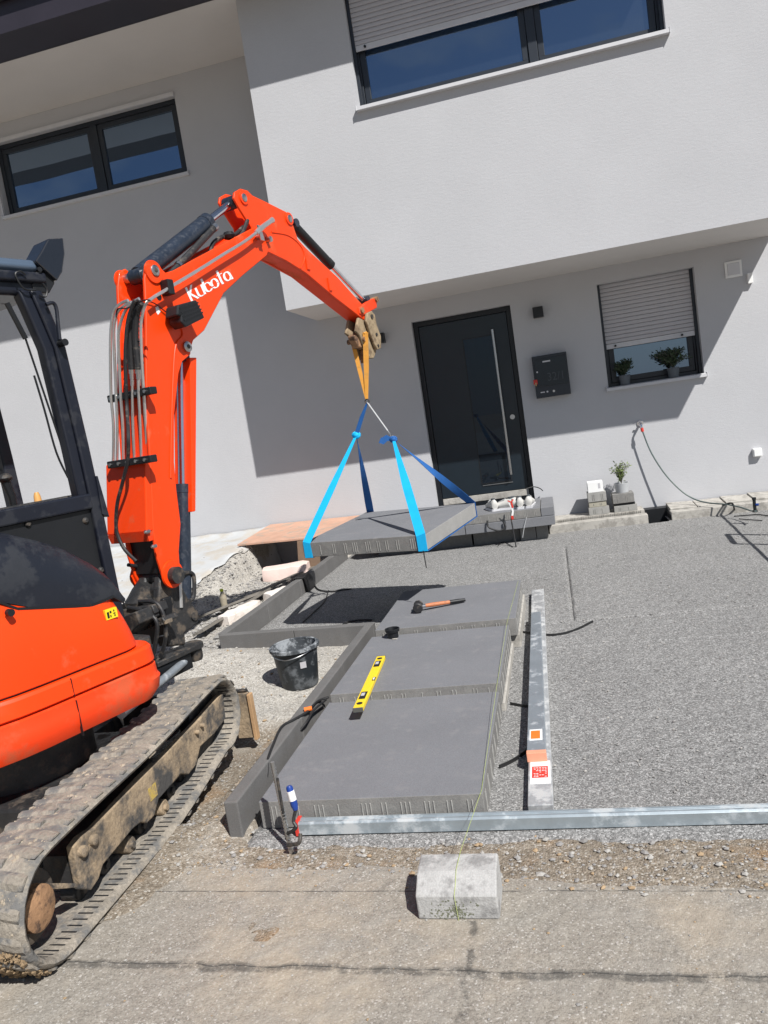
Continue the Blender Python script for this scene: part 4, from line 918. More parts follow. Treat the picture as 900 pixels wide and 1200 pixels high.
# shoes on the step
def shoe(c, ang, label, flip=1):
    K = 1.22; t = thing('sneaker', c, label, 'shoe', 'white sneakers on the entrance step', ang); R_ = Matrix.Translation(c) @ Matrix.Rotation(ang, 4, 'Z') @ Matrix.Scale(K, 4)
    st_ = [(-.130, .020, .03, .078), (-.122, .031, .0, .088), (-.095, .034, .0, .094), (-.055, .034, .0, .088), (-.02, .034, 0, .082), (.02, .038, 0, .070), (.06, .043, 0, .055), (.10, .041, 0, .044), (.128, .028, 0, .032), (.135, .012, .004, .02)]
    def ring(x, w, z0, z1, n=16):
        out = []
        for k in range(n):
            a = 2 * pi * k / n; c_, s_ = cos(a), sin(a); q = (abs(c_) ** .7) * (1 if c_ > 0 else -1); ww = w * (1 if s_ < 0 else 1 - (.45 if z1 > .06 else .25) * s_ ** 1.5)
            out.append(R_ @ V((x, q * ww, z0 + .018 + (z1 - z0) * (.5 + .5 * s_))))
        return out
    b = MB(); b.loft([ring(*q) for q in st_]); b.build('upper', mat('off white shoe leather', (.56, .55, .52), rough=.6, var=.06, vs=20), t, smooth=50)
    b = MB(); so = []
    for x, w, _, _ in st_: so.append([R_ @ V((x * 1.03, cos(2 * pi * k / 12) * (w + .006), .010 + .010 * (1 if sin(2 * pi * k / 12) > 0 else -1))) for k in range(12)])
    b.loft(so); b.build('sole', m_sill, t, smooth=30)
    b = MB(); b.loft([[R_ @ V((-.075 + rx * cos(2 * pi * k / 16), ry * sin(2 * pi * k / 16), zz_ - .10 * rx * cos(2 * pi * k / 16))) for k in range(16)] for rx, ry, zz_ in ((.032, .017, .102), (.036, .020, .119), (.030, .015, .1195), (.024, .011, .110))], True, True); b.build('opening', m_pot, t, smooth=40)
    b = MB()
    for k in range(5): b.box(-.012 + k * .016, -.005 + k * .016, -.020, .020, .097 - k * .0062, .102 - k * .0062, lambda a, s, z: R_ @ V((a, s, z)))
    b.build('laces', m_pot2, t, smooth=0)
zz = zt
for (x, y, an, lb) in ((577, 597.5, 1.9, 'leftmost white sneaker on the entrance step, seen from the side'), (592, 597, 2.85, 'second white sneaker from the left on the entrance step'),
                       (610, 594.5, 1.62, 'third white sneaker on the step, heel towards the road'), (621.5, 593, 1.5, 'rightmost white sneaker on the step, heel towards the road')):
    shoe(G(x, y, zz), an, lb)
tc_ = G(600, 594, zz); tp_ = thing('red_white_tape', tc_, 'red and white barrier tape tied to a thin stake before the step', 'tape')
s0_, s1_ = G(605, 641, 0), W(600, 585, 8.50); b = MB(); b.tube([s0_ + V((0, 0, -.03)), V((s0_.x - .02, 8.50, .30)), s1_], .0075, 8); b.build('stake', m_hose, tp_)
q = W(599.5, 594, 8.49); b = MB(); b.ribbon([q + V((-.02, 0, .05)), q, q + V((.008, 0, -.05)), q + V((-.005, 0, -.10))], .022, (1, 0, .3), .003); b.build('white_band', m_white, tp_)
b = MB(); b.ribbon([q + V((-.035, 0, .075)), q + V((.0, -.006, .055)), q + V((.03, -.0, .08))], .014, (0, 0, 1), .003); b.build('red_band', m_red, tp_)
b = MB(); b.ribbon([q + V((-.008, -.005, -.10)), q + V((-.005, -.003, -.14))], .026, (1, 0, 0), .003); b.build('red_band', m_red, tp_)
b = MB(); b.ribbon([q + V((.005, -.006, .05)), q + V((.012, -.004, -.01))], .02, (1, 0, 0), .003); b.build('red_band', m_red, tp_)
cable([W(616, 573, YW - .2), W(625, 570.5, YW - .16), W(632, 572, YW - .12), W(636, 575, YW - .05)], .006, 'bent black cable end sticking out beside the door bottom')
cable([W(571, 610, 8.58), W(573, 618, 8.56), W(585, 622, 8.54), W(592, 618, 8.56), W(590, 611, 8.58)], .010, 'black strap bundle hanging on the front of the entrance step')
cable([W(617, 606, 8.59), W(614, 620, 8.55), W(612.5, 630, 8.52)], .003, 'thin pale wire hanging down the front of the step', m_pot2)

# ---------------------------------------------------------------- left bank: plywood over the pit, blocks, planks, bottle, fabric
pw = thing('plywood_cover', (-3.3, 8.9, .4), 'reddish plywood board laid over the pit by the wall', 'board')
c4 = [W(278, 638, 8.42), G(372, 629, .395), V((-2.36, 9.47, .44)), V((-3.78, 9.47, .47))]
MB().hexa([p - V((0, 0, .022)) for p in c4] + c4).build('board', m_ply, pw, bevel=.002, smooth=0)
b = MB(); e0, e1 = c4[0] + V((.75, .05, -.024)), c4[1] + V((0, .02, -.024)); b.box(e0.x, e1.x, e0.y, e0.y + .1, .33, .365); b.build('batten', m_oldwood, pw, smooth=0)
a = W(345, 664, 8.3); t = W(350, 634, 8.3)
tag(MB().hexa([V((-3.06, 8.30, .0)), V((-2.78, 8.26, .0)), V((-2.78, 8.29, .0)), V((-3.06, 8.33, .0)), V((-3.03, 8.33, .37)), V((-2.76, 8.29, .37)), V((-2.76, 8.32, .37)), V((-3.03, 8.36, .37))]).build('brown_board', m_brownb, None, bevel=.002, smooth=0), 'brown board standing upright under the plywood cover', 'board')
def rblock(x, y, z, L_, w_, h_, ang, label, m_, seed, name='aerated_block', grp='broken pale building blocks by the left kerb', tl=0.):
    random.seed(seed); R = Matrix.Translation((x, y, z)) @ Matrix.Rotation(ang, 4, 'Z') @ Matrix.Rotation(tl, 4, 'X'); b = MB()
    n = 6; loops = []
    for i in range(n + 1):
        u = -L_ / 2 + L_ * i / n; j = lambda: rnd(-.008, .008); k_ = .8 if i in (0, n) else 1
        loops.append([R @ V((u + j(), p[0] * w_ / 2 * k_ + j(), p[1] * h_ + j())) for p in ((-1, 0), (-1.02, .5), (-.92, .93), (0, 1), (.92, .95), (1.02, .5), (1, 0))])
    b.loft(loops); return tag(b.build(name, m_, None, bevel=.006, smooth=25), label, 'block', grp)
g_ = G(343, 668, .03); rblock(g_.x + .02, g_.y - .25, .0, .52, .30, .15, .15, 'pinkish building block lying behind the left kerb near the plywood', m_pink, 1)
g_ = G(285, 722, .04); rblock(-2.99, 6.40, -.005, .52, .15, .11, 1.35, 'long pale building block lying beside the left kerb', m_ytong, 2)
g_ = G(312, 703, .04); rblock(-2.87, 7.08, -.01, .30, .15, .10, 1.2, 'smaller pale building block behind the long one, by the left kerb', m_ytong, 3)
g_ = G(258, 742, .02); rblock(-2.88, 5.86, -.02, .30, .12, .05, 1.3, 'low broken pale block at the corner of the left kerb', m_lb, 4)
for i, (x0_, y0_, x1_, y1_, w_, lb) in enumerate(((232, 742, 312, 692, .12, 'nearest weathered grey plank by the left kerb'), (222, 728, 300, 697, .10, 'dark weathered plank lying behind the nearest plank'), (290, 700, 372, 662, .09, 'grey plank running towards the plywood beside the left kerb'))):
    p0, p1 = G(x0_, y0_, .06), G(x1_, y1_, .07 if i < 2 else .05); b = MB(); d = (p1 - p0).normalized(); qd = V((d.y, -d.x, .35 if i != 2 else .1)).normalized()
    b.ribbon([p0, p0.lerp(p1, .5), p1], w_, qd, .022); tag(b.build('old_plank', m_oldwood, None, bevel=.002, smooth=0), lb, 'plank', 'weathered planks by the left kerb')
g_ = G(264, 716, .01); bo = thing('plastic_bottle', g_, 'clear plastic bottle with yellow cap standing on the bank', 'bottle')
b = MB(); b.lathe(g_, [(0, 0), (.033, .003), (.035, .03), (.032, .08), (.035, .12), (.034, .15), (.014, .19), (.014, .20)], 18); b.build('bottle_body', mat('brownish pet plastic', (.33, .29, .22), rough=.15, var=.2, vs=20), bo, smooth=50)
b = MB(); b.lathe(g_, [(0.0, .222), (.017, .222), (.017, .198), (0.014, .198)], 14); b.build('cap', mat('lime cap', (.55, .65, .03), rough=.4), bo, smooth=40)
# fabric sheet over the bank
fb_ = MB(); nx, ny = 46, 34
for j in range(ny + 1):
    for i in range(nx + 1):
        y = 6.7 + (9.49 - 6.7) * j / ny; xe = -3.62 - .05 - .22 * sm((8.9 - y) / 2.2) + .05 * fb(y * 3, 9.); x = -7.2 + (xe + 7.2) * i / nx
        fb_.v.append(V((x, y, soil_h(min(x, -3.7), y) + .016 + .022 * abs(fb(x * 1.3 + y * 2.5, y * 4.5, 7.)) + (.05 * sm((y - 9.2) / .29)))))
fb_.f = [(j * (nx + 1) + i, j * (nx + 1) + i + 1, (j + 1) * (nx + 1) + i + 1, (j + 1) * (nx + 1) + i) for j in range(ny) for i in range(nx)]; fb_.mi = [0] * len(fb_.f)
o = fb_.build('fabric_sheet', m_fabric, None, smooth=60, recalc=False); md = o.modifiers.new('t', 'SOLIDIFY'); md.thickness = .004
tag(o, 'dusty white fabric sheet spread over the bank against the wall', 'fabric sheet')
#==EXCAVATOR==
# ---------------------------------------------------------------- the mini excavator
XC = V((-2.40, 2.72, 0)); EX = thing('mini_excavator', XC, 'orange and black tracked mini excavator with canopy, lifting the slab', 'excavator')
UF = Frame(XC, math.radians(22))                       # upper structure
BF = Frame((-2.08, 3.64, 0), math.atan2(.286, .958))   # boom plane; a = 0 on the reference line, boom runs from a=-.13 to .07
random.seed(21)
# tracks: closed rubber belt round idler and sprocket
def belt_path():
    zr, zf, yr, yf, Rr, Rf = .207, .275, 2.02, 3.37, .180, .166; pts = []
    for k in range(13): a = math.radians(270 - 180 * k / 12); pts.append((yr + Rr * cos(a), zr + Rr * sin(a)))
    for k in range(1, 12): t = k / 12; pts.append((yr + (yf - yr) * t, zr + Rr + (zf + Rf - zr - Rr) * t - .010 * sin(pi * t) + .004 * sin(9 * t)))
    for k in range(14): a = math.radians(90 - 195 * k / 13); pts.append((yf + Rf * cos(a), zf + Rf * sin(a)))
    pts += [(3.20, .094), (3.06, .070), (2.93, .049), (2.82, .035), (2.70, .028), (2.56, .027), (2.42, .027), (2.28, .027), (2.15, .027)]
    return pts
PTH = belt_path(); NP = len(PTH)
seg = [0]
for i in range(NP): a, c = PTH[i], PTH[(i + 1) % NP]; seg.append(seg[-1] + math.hypot(c[0] - a[0], c[1] - a[1]))
PER = seg[-1]
def belt_at(u):
    u %= PER
    for i in range(NP):
        if seg[i + 1] >= u:
            a, c = PTH[i], PTH[(i + 1) % NP]; t = (u - seg[i]) / (seg[i + 1] - seg[i]); d = V((0, c[0] - a[0], c[1] - a[1])).normalized()
            return V((0, a[0] + (c[0] - a[0]) * t, a[1] + (c[1] - a[1]) * t)), d
def nrm(i):
    a, c = PTH[(i - 1) % NP], PTH[(i + 1) % NP]; d = V((0, c[0] - a[0], c[1] - a[1])).normalized(); return V((0, -d.z, d.y))
def make_track(xo, wid, near):
    xi = xo - wid; b = MB(); t_ = .012
    prof = [(xo, -.006), (xo + .004, .004), (xo - .006, .016), (xo - .03, .021), (xi + .03, .021), (xi + .006, .016), (xi, .004), (xi, -.006), (xi + .02, -.014), (xo - .02, -.014)]
    rings = []
    for i in range(NP):
        n_ = nrm(i); c = V((0, PTH[i][0], PTH[i][1])); rings.append([V((p[0], 0, 0)) + c + n_ * p[1] for p in prof])
    rings.append(rings[0]); b.loft(rings, True, False)
    tr = b.build('rubber_track', m_track if near else m_track, EX, smooth=50)
    tr['label'] = 'right rubber track caked in pale dust' if near else 'left rubber track mostly hidden'
    # tread blocks, two staggered rows of long curved lugs
    M_lug = []
    for row in (0, 1):
        lb = MB(); xa, xb = (.0, wid * .56) if row == 0 else (wid * .44, wid)
        sec = []
        for k in range(6):
            u = k / 5; x = xa + (xb - xa) * u; yy = (.020 * (u if row == 0 else 1 - u)); top = .013 * (1 - .35 * (2 * u - 1) ** 2) + .003 * sin(7 * u + row); hw = .026 - .006 * abs(2 * u - 1) + .002 * sin(9 * u)
            sec.append([V((-x, yy - hw, 0)), V((-x, yy - hw * .45, top)), V((-x, yy + hw * .45, top)), V((-x, yy + hw, 0))])
        lb.loft(sec); me = bpy.data.meshes.new('tread_block'); me.from_pydata(lb.v, [], lb.f); me.materials.append(m_track); me.shade_smooth(); me.set_sharp_from_angle(angle=math.radians(40)); M_lug.append(me)
    NL = 44; inv = root_inv(EX)
    for k in range(NL):
        for row in (0, 1):
            u = (k + .5 * row) * PER / NL; p, d = belt_at(u); n_ = V((0, -d.z, d.y)); X = V((1, 0, 0))
            Mw = Matrix((X, d, n_)).transposed().to_4x4(); Mw.translation = V((xo - .002, 0, 0)) + p + n_ * .019
            o = bpy.data.objects.new('tread_block', M_lug[row]); COL.objects.link(o); o.parent = tr; o.matrix_basis = inv @ Mw @ Matrix.Rotation(rnd(-.08, .08), 4, 'Z') @ Matrix.Diagonal((rnd(.93, 1.0), rnd(.75, 1.2), rnd(.45, 1.15), 1))
    # dark raised bars near the outer lip, painting the shadow lines of the slots
    cb = MB(); NI = 116
    for k in range(NI):
        p, d = belt_at(k * PER / NI); n_ = V((0, -d.z, d.y)); F = lambda a, s, z: V((xo - a, 0, 0)) + p + d * s - n_ * z
        cb.box(.026, .085, -.0028, .0028, .010, .0160, F)
    o = cb.build('slot_shade_bars', m_hose, tr, smooth=0); o['kind'] = 'stuff'
    return tr
tr1 = make_track(-1.752, .25, True); tr2 = make_track(-2.80, .25, False)
def wheel(name, x0, x1, y, z, r, m_, parent=EX, hub=.4, n=24):
    b = MB(); b.tube([(x0, y, z), (x0 - (x0 - x1) * .04, y, z), (x0 - (x0 - x1) * .12, y, z), (x1, y, z)], [r * .86, r * .97, r, r], n)
    o = b.build(name, m_, parent, smooth=40); b = MB(); b.tube([(x0 + .012, y, z), (x0 - .01, y, z)], [r * hub * .8, r * hub], 16); b.build('hub', m_, o); return o
for (xo, ne) in ((-1.752, 1), (-2.80, 0)):
    s_ = wheel('sprocket', xo - .085, xo - .2, 1.985, .207, .120, m_iron)
    b = MB(); b.tube([(xo - .046, 1.982, .204), (xo - .052, 1.982, .204), (xo - .09, 1.982, .204)], [.062, .073, .075], 26); b.build('sprocket_cover', m_rust, EX, smooth=40)
    wheel('front_idler', xo - .105, xo - .165, 3.352, .265, .148, m_iron)
    for y in (2.27, 2.56, 2.84, 3.08, 2.42, 2.70, 2.96): wheel('track_roller', xo - .088 - .03 * (y not in (2.56, 2.84)), xo - .19, y, .074 + max(0, y - 2.8) * .12, .034, m_mudst if y in (2.56, 2.84) else m_iron, n=16, hub=.5)
    FPX_ = ((787, 183), (797, 275), (757, 330), (708, 375), (694, 438), (668, 472), (640, 470), (612, 503), (562, 560), (547, 618), (522, 643), (500, 640), (470, 665), (367, 790), (352, 840), (326, 880), (292, 876), (276, 800), (262, 727), (290, 690), (335, 660), (400, 590), (500, 482), (600, 385), (700, 282), (765, 205))
    fp = [WF.side(x / 3, 750 + y / 3, -1.80) for x, y in FPX_]
    b = MB(); b.prism(WF, [(p[0], p[1]) for p in fp], xo - .085, xo - .052); fr = b.build('track_frame', m_mudst, EX, bevel=.006, smooth=0)
    MB().box(xo - .20, xo - .100, 2.2, 3.36, .13, .25).build('frame_beam', m_iron, EX, smooth=0)
    if ne:
        for (y, z, r) in [(*WF.side(x, y, -1.80), r) for x, y, r in ((96.5, 997.5, .022), (109, 984, .021), (230, 858, .011), (236, 850, .011))]:
            b = MB(); b.tube([(xo - .052, y, z), (xo - .036, y, z), (xo - .032, y, z)], [r, r * .95, r * .6], 10); b.build('frame_bolt', m_mudst, fr, smooth=40)
        ylc = WF.side(180, 928, -1.80); MB().box(xo - .0518, xo - .0503, ylc[0] - .03, ylc[0] + .03, ylc[1] - .028, ylc[1] + .028).build('yellow_label', mat('faded yellow label', (.55, .40, .09), rough=.8, var=.25, vs=40, dirt=((.3, .22, .12), .45, 40)), fr, smooth=0)
        sc_ = [WF.side(x, y, -1.79) for x, y in ((69, 1035), (92, 1035), (93, 1040), (70, 1042))]; b = MB(); b.prism(WF, [(p[0], p[1]) for p in sc_], xo - .10, xo - .045); b.build('scraper', m_mudst, fr, bevel=.002, smooth=0)
# mud clump at the rear of the near track
random.seed(9); b = MB()
for _ in range(420):
    k = len(b.v); r = rnd(.004, .013) * rnd(.6, 1.2); c = V((-1.770 - random.random() * .225, 1.855, .015 + random.random() ** 1.3 * .15)); c.y = 2.02 - math.sqrt(max(.01, .205 ** 2 - (c.z - .207) ** 2)) + rnd(-.008, .006)
    for p in ((0, 0, 1), (1, 0, .1), (.2, 1, .2), (-1, .2, .1), (.1, -1, .2), (.2, .1, -1)): b.v.append(c + V(p) * r * rnd(.7, 1.3))
    for f in ((0, 1, 2), (0, 2, 3), (0, 3, 4), (0, 4, 1), (5, 2, 1), (5, 3, 2), (5, 4, 3), (5, 1, 4)): b.f.append([i + k for i in f]); b.mi.append(0)
o = b.build('mud_cake', mat('dry ochre mud', (.24, .17, .10), rough=1, var=.35, vs=30, bump=1, bs=60), tr1, smooth=0); o['kind'] = 'stuff'
random.seed(12); b = MB()
for _ in range(1500):
    u = rnd(0, PER); p, d = belt_at(u); n_ = V((0, -d.z, d.y))
    if n_.z < -.3: continue
    k = len(b.v); r = .003 + .009 * random.random() ** 3; c = V((-1.775 - random.random() * .215, 0, 0)) + p + n_ * .020; t2_ = V((1, 0, 0))
    if fb(c.x * 9, c.y * 5, 2.) < -.15: continue
    for q in ((0, 0, .7), (1, 0, .1), (.2, 1, .1), (-1, .2, .1), (.1, -1, .1)): b.v.append(c + (t2_ * q[0] + d * q[1] + n_ * q[2] * .8) * r * rnd(.7, 1.4))
    for f in ((0, 1, 2), (0, 2, 3), (0, 3, 4), (0, 4, 1)): b.f.append([i + k for i in f]); b.mi.append(0)
o = b.build('dried_mud', mat('dried pale mud', (.33, .28, .215), rough=1, var=.3, vs=20), tr1, smooth=0); o['kind'] = 'stuff'
# chassis, slew ring, dozer blade
MB().box(-2.80, -2.0, 2.35, 3.05, .16, .36).build('chassis', m_iron, EX, bevel=.02, smooth=0)
b = MB(); b.cyl((XC.x, XC.y, .36), (XC.x, XC.y, .50), .30, 32); b.build('slew_ring', m_iron, EX)
b = MB(); pr = [(3.70, .015), (3.745, .10), (3.735, .2), (3.69, .275), (3.715, .28), (3.765, .205), (3.775, .10), (3.735, .015)]; b.prism(WF, pr, -2.98, -1.775); bl_ = b.build('dozer_blade', m_iron, EX, bevel=.004, smooth=0)
MB().box(-1.86, -1.768, 3.682, 3.71, .01, .262).build('blade_plate', m_mudst, bl_, bevel=.003, smooth=0)
MB().box(-1.766, -1.746, 3.67, 3.712, .0, .258).build('blade_end', m_tanwood, bl_, bevel=.003, smooth=0)
for x in (-2.58, -2.22): MB().box(x - .03, x + .03, 2.95, 3.70, .12, .20).build('blade_arm', m_iron, EX, bevel=.005, smooth=0)

# ---- upper structure: outline loops lofted upwards
def outline(fs, rs, inset=0., n=64, rear=-.66, cr=.11):
    """plan of the body: straight sides, round tail, rounded front corners; fs front, rs half width"""
    pts = [(rs - cr * (1 - cos(math.radians(a))), fs - cr * (1 - sin(math.radians(a)))) for a in range(90, -1, -15)]
    pts = [(-(p[0]) , p[1]) for p in pts[::-1]] if 0 else pts
    L_ = pts[:]                       # front right corner, front to side
    side = [(rs, fs - cr - (fs - cr - (-.12)) * k / 3) for k in range(1, 4)]
    tail = [(rs * cos(math.radians(a)), -.12 + (rear + .12) * sin(math.radians(a))) for a in range(10, 180, 10)]
    right = L_ + side; left = [(-p[0], p[1]) for p in right[::-1]]
    allp = right + tail + left
    return [(p[0] - inset * (1 if p[0] > 0 else -1) * min(1, abs(p[0]) / .3), p[1] - inset * (1 if p[1] > 0 else -1) * min(1, abs(p[1]) / .3)) for p in allp]
def body(levels, name, m_, **k):
    b = MB(); b.loft([[UF(p[0], p[1], z) for p in outline(f_, r_)] for z, f_, r_ in levels]); return b.build(name, m_, EX, **k)
body([(.555, .405, .455), (.562, .425, .475), (.600, .450, .498), (.650, .460, .505), (.664, .452, .500), (.706, .450, .498), (.712, .436, .487)], 'lower_bumper', m_orange2, smooth=28)
body([(.7125, .425, .474), (.7190, .425, .474)], 'bumper_groove', m_orange2, smooth=28)
body([(.7195, .436, .487), (.726, .450, .498), (.785, .446, .494), (.797, .438, .486), (.800, .420, .47)], 'upper_bumper', m_orange, smooth=28)
# vertical seam of the bumper
for (z0_, z1__) in ((.565, .70), (.73, .79)):
    MB().box(.4915, .5065 if z0_ < .6 else .4995, -.0015, .0005, z0_ - .01, z1__ + .003, UF).build('bumper_seam', m_black, EX, smooth=0)
# orange side panel above the bumper; leaning in, its top following the black hood
def panel_top(s): 
    xs_ = [-.7, -.20, -.13, .17, .285, .34]; zs_ = [1.25, 1.16, 1.112, 1.036, 1.043, 1.0]
    for i in range(5):
        if xs_[i] <= s <= xs_[i + 1]: return zs_[i] + (zs_[i + 1] - zs_[i]) * (s - xs_[i]) / (xs_[i + 1] - xs_[i])
    return zs_[-1] if s > .34 else zs_[0]
body([(.8003, .372, .474), (.8070, .372, .474)], 'cover_gap', m_black, smooth=28)
ol = outline(.385, .484); tp2 = outline(.315, .462)
MIDR = [i for i, p in enumerate(ol)]
b = MB(); rows = [];
for q in range(9):
    t = q / 8; row = []
    for p0, p1 in zip(ol, tp2):
        zt_ = panel_top(p1[1]); bul = .014 * sin(pi * t) * (1 if p0[0] > 0 else -1) * min(1, abs(p0[0]) / .4)
        row.append(UF(p0[0] + (p1[0] - p0[0]) * t + bul, p0[1] + (p1[1] - p0[1]) * t, .8075 + (zt_ - .8075) * t))
    rows.append(row)
b.loft(rows, True, True); pn = b.build('engine_cover', m_orange, EX, smooth=40, bevel=.004)
q_ = UF.side(13, 718, .50); b = MB(); b.tube([UF(.480, q_[0], q_[1]), UF(.503, q_[0], q_[1])], .014, 14); b.build('cover_latch', m_black, pn)
q_ = UF.side(27, 726, .49); b = MB(); b.ball(UF(.482, q_[0] - .005, q_[1] + .005), .05, 12, (1, .22, .5)); 
q0 = UF.side(129, 719, .475); wl = MB(); wl.hexa([UF(.458 + d, q0[0] + u, q0[1] + v) for v in (-.021, .021) for u, d in ((-.028, .012), (.028, .012), (.028, .0275), (-.028, .0275))]); wl.build('warning_label', m_yellow, pn, smooth=0)
b = MB()
for (u, v, w_, h_) in ((-.022, -.015, .010, .026), (-.008, -.014, .005, .010), (-.008, .003, .008, .010), (.008, -.004, .010, .005), (.010, .006, .005, .008), (.011, -.014, .006, .007)): b.box(.4855, .4865, q0[0] + u, q0[0] + u + w_, q0[1] + v, q0[1] + v + h_, UF)
b.build('label_print', m_black, pn, smooth=0)
# black hood dome on the right side
b = MB(); sec = []
tops = [(-.62, 1.24), (-.5, 1.36), (-.35, 1.43), (-.2, 1.425), (-.07, 1.395), (.05, 1.34), (.155, 1.285), (.24, 1.215), (.30, 1.155), (.335, 1.09), (.350, 1.05)]
for s, zt_ in tops:
    ro_ = .462 * (1 if s > -.12 else math.sqrt(max(0, 1 - ((s + .12) / .54) ** 2))); ro_ = max(ro_, .2) - (0 if s < .25 else (s - .25) * .25); zb = panel_top(s) + .002
    sec.append([UF(ro_, s, zb), UF(ro_ + .004, s, zb + (zt_ - zb) * .3), UF(ro_ - .012, s, zb + (zt_ - zb) * .62), UF(ro_ - .05, s, zb + (zt_ - zb) * .88), UF(ro_ - .10, s, zt_), UF(.24, s, zt_ + .008), UF(.17, s, zt_ - .01), UF(.165, s, zb)])
b.loft(sec); hd_o = b.build('black_hood', m_hood, EX, smooth=50)
MB().loft([[UF(a_ , s, z) for a_, z in ((r_ - .004, z0_), (r_ + .003, z0_), (r_ + .003, z0_ + .010), (r_ - .004, z0_ + .010))] for s, r_, z0_ in [(s, .462 - (0 if s < .25 else (s - .25) * .25), panel_top(s) - .004) for s in (-.2, -.13, .0, .17, .25, .285, .34)]]).build('hood_gasket', m_black, hd_o, smooth=0)

# ---- canopy frame
def post(name, pts, w, dep, m_=m_cab, parent=EX, bev=.008):
    b = MB(); loops = [[UF(a - w / 2, s - dep / 2, z), UF(a + w / 2, s - dep / 2, z), UF(a + w / 2, s + dep / 2, z), UF(a - w / 2, s + dep / 2, z)] for a, s, z in pts]
    b.loft(loops); return b.build(name, m_, parent, bevel=bev, smooth=30)
cabp = [UF.side(*p, .15) for p in ((60, 345), (78, 400), (105, 520), (140, 690))]
fp_ = [(.11, cabp[3][0] - .028, .80), (.11, cabp[3][0] - .026, 1.0), (.11, cabp[2][0] - .024, 1.45), (.11, cabp[2][0] - .03, 1.7), (.11, cabp[1][0] - .035, 2.14), (.11, cabp[0][0] - .045, 2.30), (.11, cabp[0][0] - .07, 2.39)]
post('front_pillar', fp_, .08, .055)['label'] = 'right front canopy pillar'
post('pillar_flange', [(.11, p[1] - .052, p[2]) for p in fp_[2:]], .06, .05)
post('front_pillar', [(-.5, p[1] - .02, p[2]) for p in fp_], .07, .06)
for a_ in (.11, -.5): post('rear_pillar', [(a_, -.46, .9), (a_, -.46, 2.0), (a_, -.42, 2.38)], .07, .06)
# roof: black rim and bluish top
def slabz(z0, z1, ins, name, m_, bev=.02):
    b = MB(); o_ = [(.17 - ins, .50 - ins), (.17 - ins, -.55 + ins), (-.56 + ins, -.55 + ins), (-.56 + ins, .50 - ins)]
    b.add([UF(p[0], p[1], z0) for p in o_] + [UF(p[0], p[1], z1) for p in o_], [(3, 2, 1, 0), (4, 5, 6, 7), (0, 1, 5, 4), (1, 2, 6, 5), (2, 3, 7, 6), (3, 0, 4, 7)]); return b.build(name, m_, EX, bevel=bev, seg=4, smooth=50)
slabz(2.37, 2.44, .045, 'roof_frame', m_cab); slabz(2.425, 2.470, .02, 'roof_rim', m_cab, .012)
slabz(2.472, 2.53, .035, 'roof_top', mat('grey blue roof paint', (.07, .10, .145), rough=.35, var=.06, coat=.3), .03)
# lower cab side: sill beam and panel with bolts
MB().box(.085, .15, -.45, .485, 1.405, 1.475, UF).build('sill_beam', m_cab, EX, bevel=.008, smooth=0)
MB().box(-.02, .08, -.45, .48, 1.40, 1.478, UF).build('dusty_ledge', m_iron, EX, bevel=.005, smooth=0)
sp_ = MB().box(.10, .13, -.45, .478, .95, 1.406, UF).build('side_panel', m_black, EX, bevel=.004, smooth=0)
for (x, y) in ((33, 614), (101, 610), (119, 668)):
    q_ = UF.side(x, y, .135); b = MB(); b.tube([UF(.13, *q_), UF(.137, *q_), UF(.142, *q_)], [.016, .014, .008], 10); b.build('panel_bolt', m_iron, sp_)
b = MB(); q_ = [UF.side(*p, .15) for p in ((111, 558), (126, 602), (127, 606), (119, 603))]
b.prism(UF, [q_[0], (q_[0][0] + .01, q_[0][1]), q_[1], q_[2], q_[3]], .12, .16); b.build('mirror_bracket', m_cab, EX, bevel=.003, smooth=0)
MB().box(-.55, .12, -.5, .47, .802, .95, UF).build('floor', m_iron, EX, smooth=0)
MB().box(-.38, -.02, -.42, -.02, .95, 1.25, UF).build('seat_base', m_black, EX, bevel=.03, smooth=0); MB().box(-.38, -.02, -.48, -.38, 1.25, 1.75, UF).build('seat_back', m_black, EX, bevel=.04, smooth=0)
# gas strut, grab bar, work light, lever, amber knob
a_, m1, e_ = [UF(.09, *UF.side(*p, .09)) for p in ((8, 355), (30, 397), (80, 545))]
b = MB(); b.tube([a_, m1], .0115, 8); gs = b.build('gas_strut', m_black, EX); b = MB(); b.tube([m1, m1.lerp(e_, .5) + V((0, 0, .0)), e_], .005, 6); b.build('strut_rod', m_black, gs)
b = MB(); b.tube(catmull([UF(.15, *UF.side(*p, .15)) for p in ((40, 440), (52, 480), (66, 530), (80, 560))], 5), .005, 6); b.build('seal_cord', m_black, EX)
b = MB(); b.tube(catmull([UF(.17, *UF.side(*p, .17)) for p in ((54, 357), (62, 355), (66, 362), (68, 380), (70, 398))], 5), .0085, 8); b.build('grab_bar', m_cab, EX)
b = MB(); q_ = UF.side(73, 402, .17); b.tube([UF(.15, *q_), UF(.195, *q_)], .016, 12); b.build('bar_knob', m_black, EX)
wlp = [UF.side(*p, .10) for p in ((34, 309), (41, 298), (49, 283), (67, 282), (69, 300), (66, 322), (60, 332), (44, 318))]
b = MB(); b.prism(UF, wlp, .03, .15); wl = b.build('work_light', mat('glossy dark lamp housing', (.014, .016, .022), rough=.22, var=.1, coat=.5), EX, bevel=.006, smooth=0)
b = MB(); q_ = UF.side(46, 316, .15); b.tube([UF(.149, *q_), UF(.156, *q_)], .011, 12); b.build('lamp_bolt', m_black, wl)
b = MB(); b.prism(UF, [UF.side(*p, .10) for p in ((38, 320), (57, 322), (60, 334), (54, 345), (36, 345), (33, 335))], .05, .13); b.build('lamp_foot', m_black, wl, bevel=.005, smooth=0)
